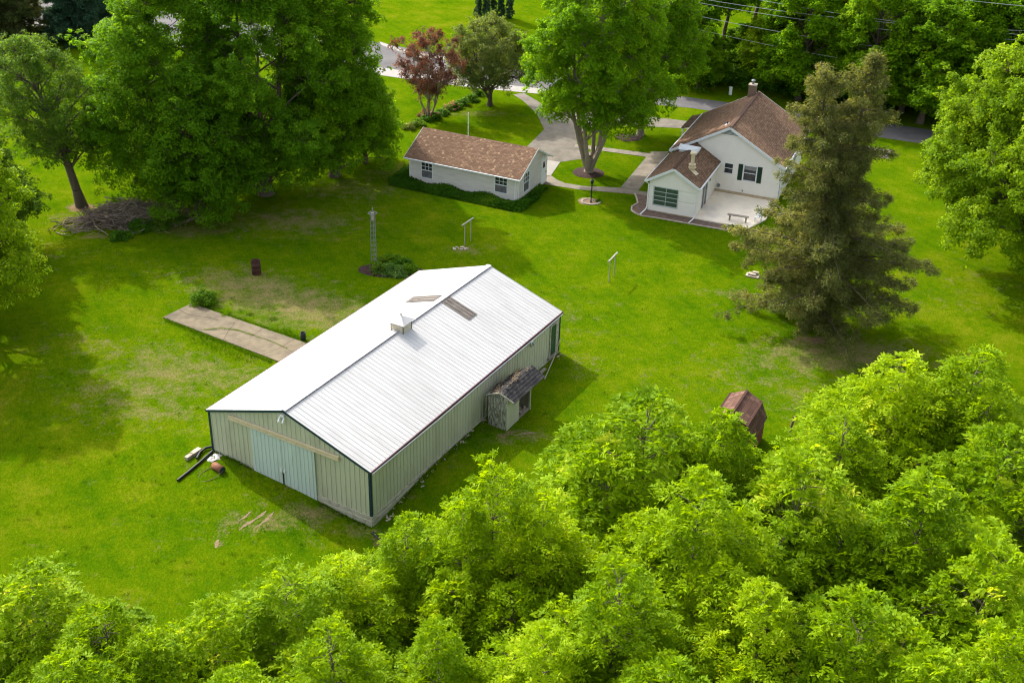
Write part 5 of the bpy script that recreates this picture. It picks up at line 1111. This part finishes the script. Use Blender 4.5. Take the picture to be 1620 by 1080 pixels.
# tall grass tufts along edges
def tufts():
    rng = np.random.default_rng(12); P = []
    def line(a, b, n_, w): 
        A, B = np.array(a), np.array(b); t = rng.uniform(0, 1, (n_, 1)); p = A + (B - A) * t + rng.normal(0, w, (n_, 2)); P.append(p)
    line(G(262, 506), G(430, 573), 2600, .12); line(G(310, 482), G(484, 540), 1500, .1); line(G(300, 530), G(400, 573), 1200, .35); line(G(440, 520), G(482, 540), 500, .2)
    line(BWD(-10.7, .1), BWD(-7.8, -.12), 500, .08); line(BWD(.25, 1), BWD(.3, 9.5), 800, .12); line(BWD(-3.2, -.2), BWD(0, -.2), 400, .1); line(BWD(-10.85, 0), BWD(-10.9, 19), 1200, .15)
    for q in [(395, 498), (318, 482), (430, 505), (371, 505)]: line(G(*q), G(q[0] + 3, q[1]), 120, .15)
    # scattered tussocks over the near lawn
    for k in range(340):
        px, py = rng.uniform(20, 1350), rng.uniform(420, 1000); x, y = G(px, py); lu_ = (x - BX) * ba[0] + (y - BY) * ba[1]; lv_ = (x - BX) * bb[0] + (y - BY) * bb[1]
        if -BW - .3 < lu_ < 2.6 and -.4 < lv_ < BL + .3: continue
        P.append(np.array([[x, y]]) + rng.normal(0, .1, (16, 2)))
    P = np.concatenate(P); n_ = len(P); q = np.concatenate([P, gz(P[:, 0], P[:, 1])[:, None]], 1)
    V, F = leaf_quads(q, unit(rng.normal(size=(n_, 3)) * [1, 1, .3]), rng.normal(size=(n_, 3)) * .45 + np.array([0, 0, 1.]), rng.uniform(.05, .16, n_), rng.uniform(.02, .045, n_), rng)
    o = mesh_np('tall_grass', V, F, LEAF['grass'], np.clip(rng.normal(.3, .15, n_), 0, 1)); tag(o, 'longer grass tufts along slab and barn edges', 'grass', kind='stuff')
tufts()

# ------------------------------------------------------------------ trees
def place(root, x, y, rz=0., s=(1, 1, 1), label=None, cat='tree', group=None):
    root.location = (x, y, float(gz(x, y))); root.rotation_euler = (0, 0, rz); root.scale = s; return tag(root, label, cat, group)

TREES = True
if TREES:
    # big clump behind the slab
    BL_ = dict(leaf=(.165, .13), inner=.35)
    place(broadleaf('maple_tree', 19.0, 7.0, .6, 101, 'bigelm', .5, 56, 2.2, 34, .60, 115, prof=(.55, .22), droop=1.4, stems=3, fork=1.5, **BL_), -27.6, 89.8, 0, label='big leafy tree at left of the clump behind the brush heap')
    place(broadleaf('maple_tree', 21.0, 7.2, .6, 102, 'bigelm', .55, 58, 2.2, 34, .60, 115, prof=(.55, .20), droop=1.4, stems=3, fork=1.5, **BL_), -20.6, 90.5, 0, label='tallest middle tree of the big clump behind the barrel')
    place(broadleaf('maple_tree', 19.0, 5.4, .6, 103, 'maple', .42, 50, 2.0, 32, .60, 108, prof=(.5, .2), droop=1.2, stems=2, fork=1.2, **BL_), -15.6, 95.0, 0, label='dark green tree at right of the big clump near the garage')
    place(broadleaf('maple_tree', 12.5, 4.0, .4, 104, 'bigelm', .25, 30, 1.5, 28, .5, 66, (.17, .13), prof=(.75, .35), droop=.4), -24.6, 84.6, 0, label='smaller bright tree standing in front of the big clump')
    place(broadleaf('maple_tree', 7.6, 2.9, .4, 105, 'maple', .2, 24, 1.3, 26, .5, 60, (.17, .13), prof=(.6, .45)), -13.4, 98.4, 0, label='low dark tree lobe between the big clump and garage')
    place(broadleaf('ash_tree', 13.4, 4.7, 3.4, 106, 'grey', .34, 48, 1.3, 20, .48, 40, (.16, .11), prof=(.65, .55), lean=(-3.2, 0.5), inner=.3, shoots=3), -34.5, 86.8, 0, label='leaning grey green tree with bare trunk in round leaf litter')
    place(broadleaf('ash_tree', 14.6, 4.8, .9, 107, 'ash', .3, 48, 1.4, 24, .5, 66, (.18, .12), prof=(.6, .45)), -35.0, 67.3, 0, label='bright green tree cut by the left edge of photo')
    place(broadleaf('ash_tree', 11.5, 4.6, .9, 108, 'grey', .3, 40, 1.5, 22, .5, 55, (.2, .13)), -39.2, 78, 0, label='grey green tree behind the bright tree at left edge')
    for i, (x, y, h_, lb) in enumerate([(-43, 66, 16, 'tall tree just outside the left edge shading the lawn'), (-40.5, 56.5, 13.5, 'nearer tree outside left edge whose shade reaches the lawn')]):
        t_ = broadleaf('ash_tree', h_, 5.4, .9, 160 + i, 'ash', .3, 36, 1.8, 22, .6, 44, (.26, .18), prof=(.6, .4)); place(t_, x, y, 0, label=lb)
    # right yard
    place(broadleaf('oak_tree', 17, 11.0, 2.2, 110, 'oak', .55, 96, 2.1, 34, .62, 92, (.21, .14), prof=(.55, .40), inner=.5, squash=.6), 39.4, 80.5, 0, label='large spreading tree with pale leaf tips cut by right edge')
    def cprof(t):
        if t < .06: return .55 + t / .06 * .35
        if t < .30: return 1.0
        if t < .42: return 1.0 - (t - .30) / .12 * .40
        if t < .70: return .60 + .10 * math.sin((t - .42) / .28 * math.pi)
        return .62 * ((1 - t) / .30) ** .8
    place(conifer('cedar_tree', 18.6, 6.2, 111, 'cedar', 300, .5, .32, 2, cprof, 58, (.18, .058), .52, .35, ragged=.9, step=.42, bark='bark'), 20.3, 70.3, 0, label='tall ragged olive brown cedar with two tops before the house')
    # front yard
    place(broadleaf('maple_tree', 19.5, 6.5, 4.3, 112, 'maple', .36, 66, 1.7, 30, .52, 76, (.18, .15), prof=(.5, .30), stems=6, fork=1.2, bark='bark_pale', droop=1.5, inner=.3), 6.25, 97.6, 0, label='big maple with many pale stems in round dark mulch')
    place(broadleaf('maple_tree', 17., 5.6, 2.6, 113, 'maple', .34, 58, 1.8, 28, .55, 72, (.18, .15), prof=(.5, .33), stems=3, fork=2, bark='bark_pale', droop=.6), 11.6, 108.0, 0, label='second maple behind the big maple with mulch ring')
    place(broadleaf('plum_tree', 8.6, 3.7, 2.0, 114, 'red', .13, 60, .72, 14, .26, 14, (.18, .10), prof=(.45, .55), stems=5, fork=.5, bark='bark_pale', inner=.2, shoots=3), *G(678, 187), 0, label='red leaved plum tree with thin stems by the flower border')
    place(broadleaf('crabapple_tree', 8.6, 4.5, 1.9, 115, 'olive', .26, 52, 1.1, 22, .42, 40, (.16, .11), prof=(.5, .5), stems=2, fork=1.3), *G(775, 167), 0, label='olive green crabapple tree right of the red leaved tree')
    # arborvitae screen
    base = None
    for i, (px, py, h_, r_) in enumerate([(757, 26, 6.2, .62), (769, 28, 6.5, .65), (781, 26, 5.8, .6), (793, 28, 6.4, .65), (806, 29, 6.8, .68)]):
        if base is None: base = t_ = conifer('arborvitae', 6.5, .5, 120, 'spruce', 110, .1, .08, 1, lambda t: (1 - t) ** .5, 26, (.16, .06), .16, .0, ragged=.15, step=.2)
        else: t_ = copy_tree(base)
        x, y = G(px, py); place(t_, x, y, i * 1.3, (1, 1, h_ / 6.5), ['leftmost narrow arborvitae of the far screen', 'second arborvitae from left in the far screen', 'middle arborvitae of the far screen', 'fourth arborvitae from left in far screen', 'rightmost arborvitae of far screen by the maple'][i], 'arborvitae', 'arborvitae in a row at far lawn')
    # far left conifers
    sprf = lambda t: (1 - t) ** .7
    sA = conifer('spruce_tree', 15, 4.2, 130, 'spruce', 260, .3, .25, 1, sprf, 44, (.30, .09), .5, .3, ragged=.25, step=.45); place(sA, *G(122, 66), 0, label='blue green spruce at end of the far left lawn')
    sB = copy_tree(sA); place(sB, *G(150, 50), 1.7, (1.05, 1.05, 1.1), 'second dark spruce right behind the blue green one')
    sC = conifer('pine_tree', 14, 4.4, 131, 'pine', 220, .8, .25, 1, sprf, 44, (.30, .07), .55, .2, ragged=.35, step=.5); place(sC, *G(25, 72), 0, label='brownish green pine in the top left corner')
    sD = copy_tree(sC); place(sD, *G(-30, 60), 2., (1.1, 1.1, 1.1), 'pine cut by the left edge near the top corner')

    # woods across the road: three kinds, copied
    wp = [broadleaf('woodland_tree', 14, 4.8, 1.2, 140 + i, ['wood', 'maple', 'ash'][i], .25, 46, 1.6, 22, .55, 48, (.26, .2), prof=(.6, .42)) for i in range(3)]
    wl = [  # pixel of foot, kind, height factor, label
     (1140, 118, 3, 1.0, 'slim tree left of the lawn gap beyond the road'), (1188, 92, 3, 1.0, 'tree with dark trunk right of the lawn gap'), (1232, 140, 2, .62, 'low bright tree behind the chimney'), (1262, 158, 1, .95, 'leafy tree behind the house ridge'),
     (1290, 112, 0, 1.1, 'tall tree behind the leafy one at the house ridge'), (1330, 150, 2, .9, 'bright green tree behind the left cedar top'), (1368, 178, 0, .95, 'dark tree behind the right cedar top'), (1400, 130, 1, 1.1, 'tall wood tree under the power lines middle'),
     (1425, 178, 2, .7, 'small light tree right of the cedar tops'), (1455, 195, 0, .9, 'dark tree overhanging the road right of cedar'), (1480, 140, 1, 1.15, 'tall tree under the white blossoms'), (1510, 188, 0, .95, 'tree beside the road left of the pale spreading tree'),
     (1545, 150, 2, 1.1, 'bright tree under the lines near right edge'), (1575, 200, 0, .95, 'dark tree behind the pale spreading tree'), (1605, 160, 1, 1.15, 'tree in the top right wood near the edge'), (1640, 200, 0, 1.0, 'tree cut by right edge beyond the road'),
     (1250, 60, 1, 1.1, 'second row tree above the chimney'), (1320, 60, 0, 1.1, 'second row tree above the left cedar top'), (1390, 55, 2, 1.1, 'second row bright tree above the cedar'), (1450, 60, 0, 1.1, 'second row dark tree above the right cedar top'), (1520, 60, 1, 1.1, 'second row tree near the top right lines'), (1590, 70, 2, 1.1, 'second row bright tree at the top right corner'),
     (1075, 128, 1, .9, 'dark tree right of the second maple crown'), (1215, 15, 1, 1.05, 'far tree above the low bright one'), (1180, 120, 1, .42, 'low dark bush like tree under the gap trunks'), (1105, 140, 0, .45, 'low dark tree at the road edge by the maples')]
    wp.append(broadleaf('woodland_tree', 15, 4.2, 6.5, 149, 'wood', .24, 34, 1.5, 20, .5, 42, (.24, .18), prof=(.5, .5), bark='bark')); used = [0, 0, 0, 0]; rg = random.Random(5)
    for i, (px, py, k_, hf, lb) in enumerate(wl):
        t_ = wp[k_] if not used[k_] else copy_tree(wp[k_]); used[k_] = 1; x, y = G(px, py); wd = rg.uniform(.9, 1.12) * (1 if hf > .5 else .62); place(t_, x, y, rg.uniform(0, 6.28), (wd, wd, hf * rg.uniform(.95, 1.05)), lb, 'tree', 'trees of the wood across the road')
    # undergrowth along the wood edge
    rng = np.random.default_rng(77); PX = rng.uniform(1070, 1640, 900); PY = 142 + (PX - 1100) * .125 + rng.normal(0, 9, 900) - 22; C = []
    for a, b in zip(PX, PY):
        x, y = G(a, b); C.append((x, y, rng.uniform(.2, 1.6)))
    C = np.array(C); V, F, t = make_foliage(rng, C, np.tile([0, -.5, .8], (len(C), 1)), np.full(len(C), .9), 60, 'leaf', (.24, .18)); V[:, 2] = np.maximum(V[:, 2], .02)
    tag(mesh_np('undergrowth', V, F, LEAF['cover'], t * .8), 'dark tangled undergrowth along edge of the wood', 'undergrowth', kind='stuff')
    # white blossom tree
    place(broadleaf('blossom_tree', 15.5, 2.6, 9, 150, 'white', .14, 26, .75, 14, .3, 22, (.22, .14), prof=(.5, .5), inner=.2, bark='bark_pale'), *G(1478, 172), 0, label='thin tree with white tipped leaves behind the power lines')

    # foreground: locusts (fine drooping leaflets) and ashes, all seen from above
    LO = [plume_tree('locust_tree', 10, 3.6, 200 + i, 'locust', 'spray', (.175, .072), .15, 8, .47, 250, .30, 7) for i in range(3)]
    AS = [plume_tree('ash_tree', 10, 4.0, 210 + i, 'ash', 'spray2', (.205, .088), .17, 7, .55, 265, .35, 7) for i in range(3)]
    fg = [('A', 30, 895, 33.5, 3.3, 'ash tree in the bottom left corner'), ('A', 150, 945, 31.5, 2.5, 'ash tree with pointed twig second from bottom left'), ('A', 235, 990, 30.5, 2.4, 'low ash crown third from the bottom left'), ('A', 325, 955, 31.5, 2.2, 'dark ash crown left of the yellow green locusts'),
          ('L', 440, 892, 33, 3.3, 'leftmost yellow green locust below the barn doors'), ('L', 545, 868, 35, 2.6, 'locust just left below the nearest barn corner'), ('L', 648, 822, 37, 2.3, 'locust whose top touches the nearest barn corner shade'),
          ('L', 778, 732, 36.5, 2.9, 'tall narrow locust with visible trunk right of barn'), ('L', 868, 775, 36, 2.5, 'locust right of the tall narrow one'), ('A', 1025, 640, 41.5, 4.3, 'broad ash left of the red roofed shed'), ('A', 1150, 648, 41.5, 2.6, 'ash crown hiding the foot of the red roofed shed'),
          ('L', 1120, 755, 35.5, 3.5, 'leaning locust below the red roofed shed'), ('L', 985, 890, 31.5, 3.2, 'locust in the bottom middle right of tall trunk'), ('A', 1290, 715, 38.5, 4.0, 'large dark ash in the lower right middle'), ('L', 1435, 562, 48, 3.6, 'thin topped pale tree reaching highest at lower right'),
          ('L', 1560, 560, 48, 3.6, 'pale tree right of the thin topped one'), ('L', 1345, 655, 45, 2.8, 'pale tree left below the thin topped one'), ('A', 1610, 690, 42, 3.8, 'ash at right edge below the pale trees'), ('A', 1475, 760, 37.5, 3.8, 'ash between the large dark ash and right edge'), ('A', 1590, 870, 33.5, 3.3, 'ash low at the right edge'),
          ('A', 1380, 940, 31, 3.3, 'dark ash at the bottom right of centre'), ('L', 1200, 930, 31.5, 3.0, 'locust at bottom below the large dark ash'), ('L', 690, 985, 30.5, 2.2, 'low locust crown left of the tall trunk at bottom'), ('L', 525, 975, 30, 2.7, 'locust filling the bottom below barn corner'), ('A', 95, 1020, 28.5, 2.7, 'ash crown on the bottom edge at far left'),
          ('A', 1600, 985, 29.5, 2.6, 'bright ash crown in the bottom right corner'), ('L', 850, 1000, 29.5, 2.8, 'locust on the bottom edge right of tall trunk'), ('A', 1050, 1040, 28, 2.6, 'ash on the bottom edge right of centre'), ('A', 1480, 1035, 28, 2.6, 'ash on bottom edge near right corner'), ('A', 380, 1045, 28, 2.6, 'ash on the bottom edge left of centre'), ('A', 1240, 760, 42, 2.8, 'ash just below the leaning fence post')]
    cnt = {'A': 0, 'L': 0}; rg = random.Random(11)
    for sp_, px, py, Yd, r_, lb in fg:
        pool = LO if sp_ == 'L' else AS; i = cnt[sp_]; cnt[sp_] += 1
        t_ = pool[i] if i < 3 else copy_tree(pool[i % 3]); x, _, z = TP(px, py, Yd); k_ = r_ / (3.4 if sp_ == 'L' else 3.8)
        k_ *= 1.30; place(t_, x, Yd, rg.uniform(0, 6.28), (k_, k_, z / (10.6 if px < 600 else 10.15)), lb, 'tree', 'locust trees in the foreground' if sp_ == 'L' else 'ash trees in the foreground')

# ------------------------------------------------------------------ power lines
def wires():
    P0 = np.array([15.8, 123., 0]); P1 = np.array([38, 114.5, 0]); d = (P1 - P0) / np.linalg.norm(P1 - P0); n2 = np.array([-d[1], d[0], 0]); O = np.array([0, 0, CAMH])
    W_ = [((1130, 2), (1620, 49), 'upper power line starting behind the second maple'), ((1130, 6), (1600, 61), 'second power line from top behind the second maple'), ((1135, 32), (1555, 93), 'single sagging line below the close group of power lines'), ((1180, -4), (1600, 54), 'middle power line of the close group of three'), ((1260, 80), (1590, 128), 'faint lowest cable crossing the cedar tops'), ((1522, 0), (1620, 10), 'short stretch of line in the top right corner')]
    W_[1] = ((1135, 10), (1600, 63), W_[1][2])
    for a, b, lb in W_:
        q = []
        for px, py in (a, b): r_ = ray(px, py); t = ((P0 - O) @ n2) / (r_ @ n2); p = O + r_ * t; q.append(((p - P0) @ d, p[2]))
        (s0, z0), (s1, z1) = q; m_ = (z1 - z0) / (s1 - s0); pts = []
        for s in np.linspace(0, 62, 21): z = z0 + m_ * (s - s0) + .0022 * (s - s0) * (s - s1); p = P0 + d * s; pts.append((p[0], p[1], z))
        thing('power_line', MB().tube(pts, .022 if 'faint' not in lb else .012, 5), 'wire', lb, 'power line', group='power lines over the road')
    for s, lb in ((-.3, 'wooden power pole hidden behind the second maple crown'), (62.3, 'wooden power pole beyond the right edge')):
        p = P0 + d * s; B = empty('power_pole', (p[0], p[1], 0)); tag(B, lb, 'power pole'); MB().tube([(0, 0, 0), (0, 0, 13.)], [.16, .11], 10).build('pole', 'post_wood', B); MB().beam((-n2[0] * .9, -n2[1] * .9, 10.2), (n2[0] * .9, n2[1] * .9, 10.2), .1, .12).build('crossarm', 'post_wood', B)
wires()
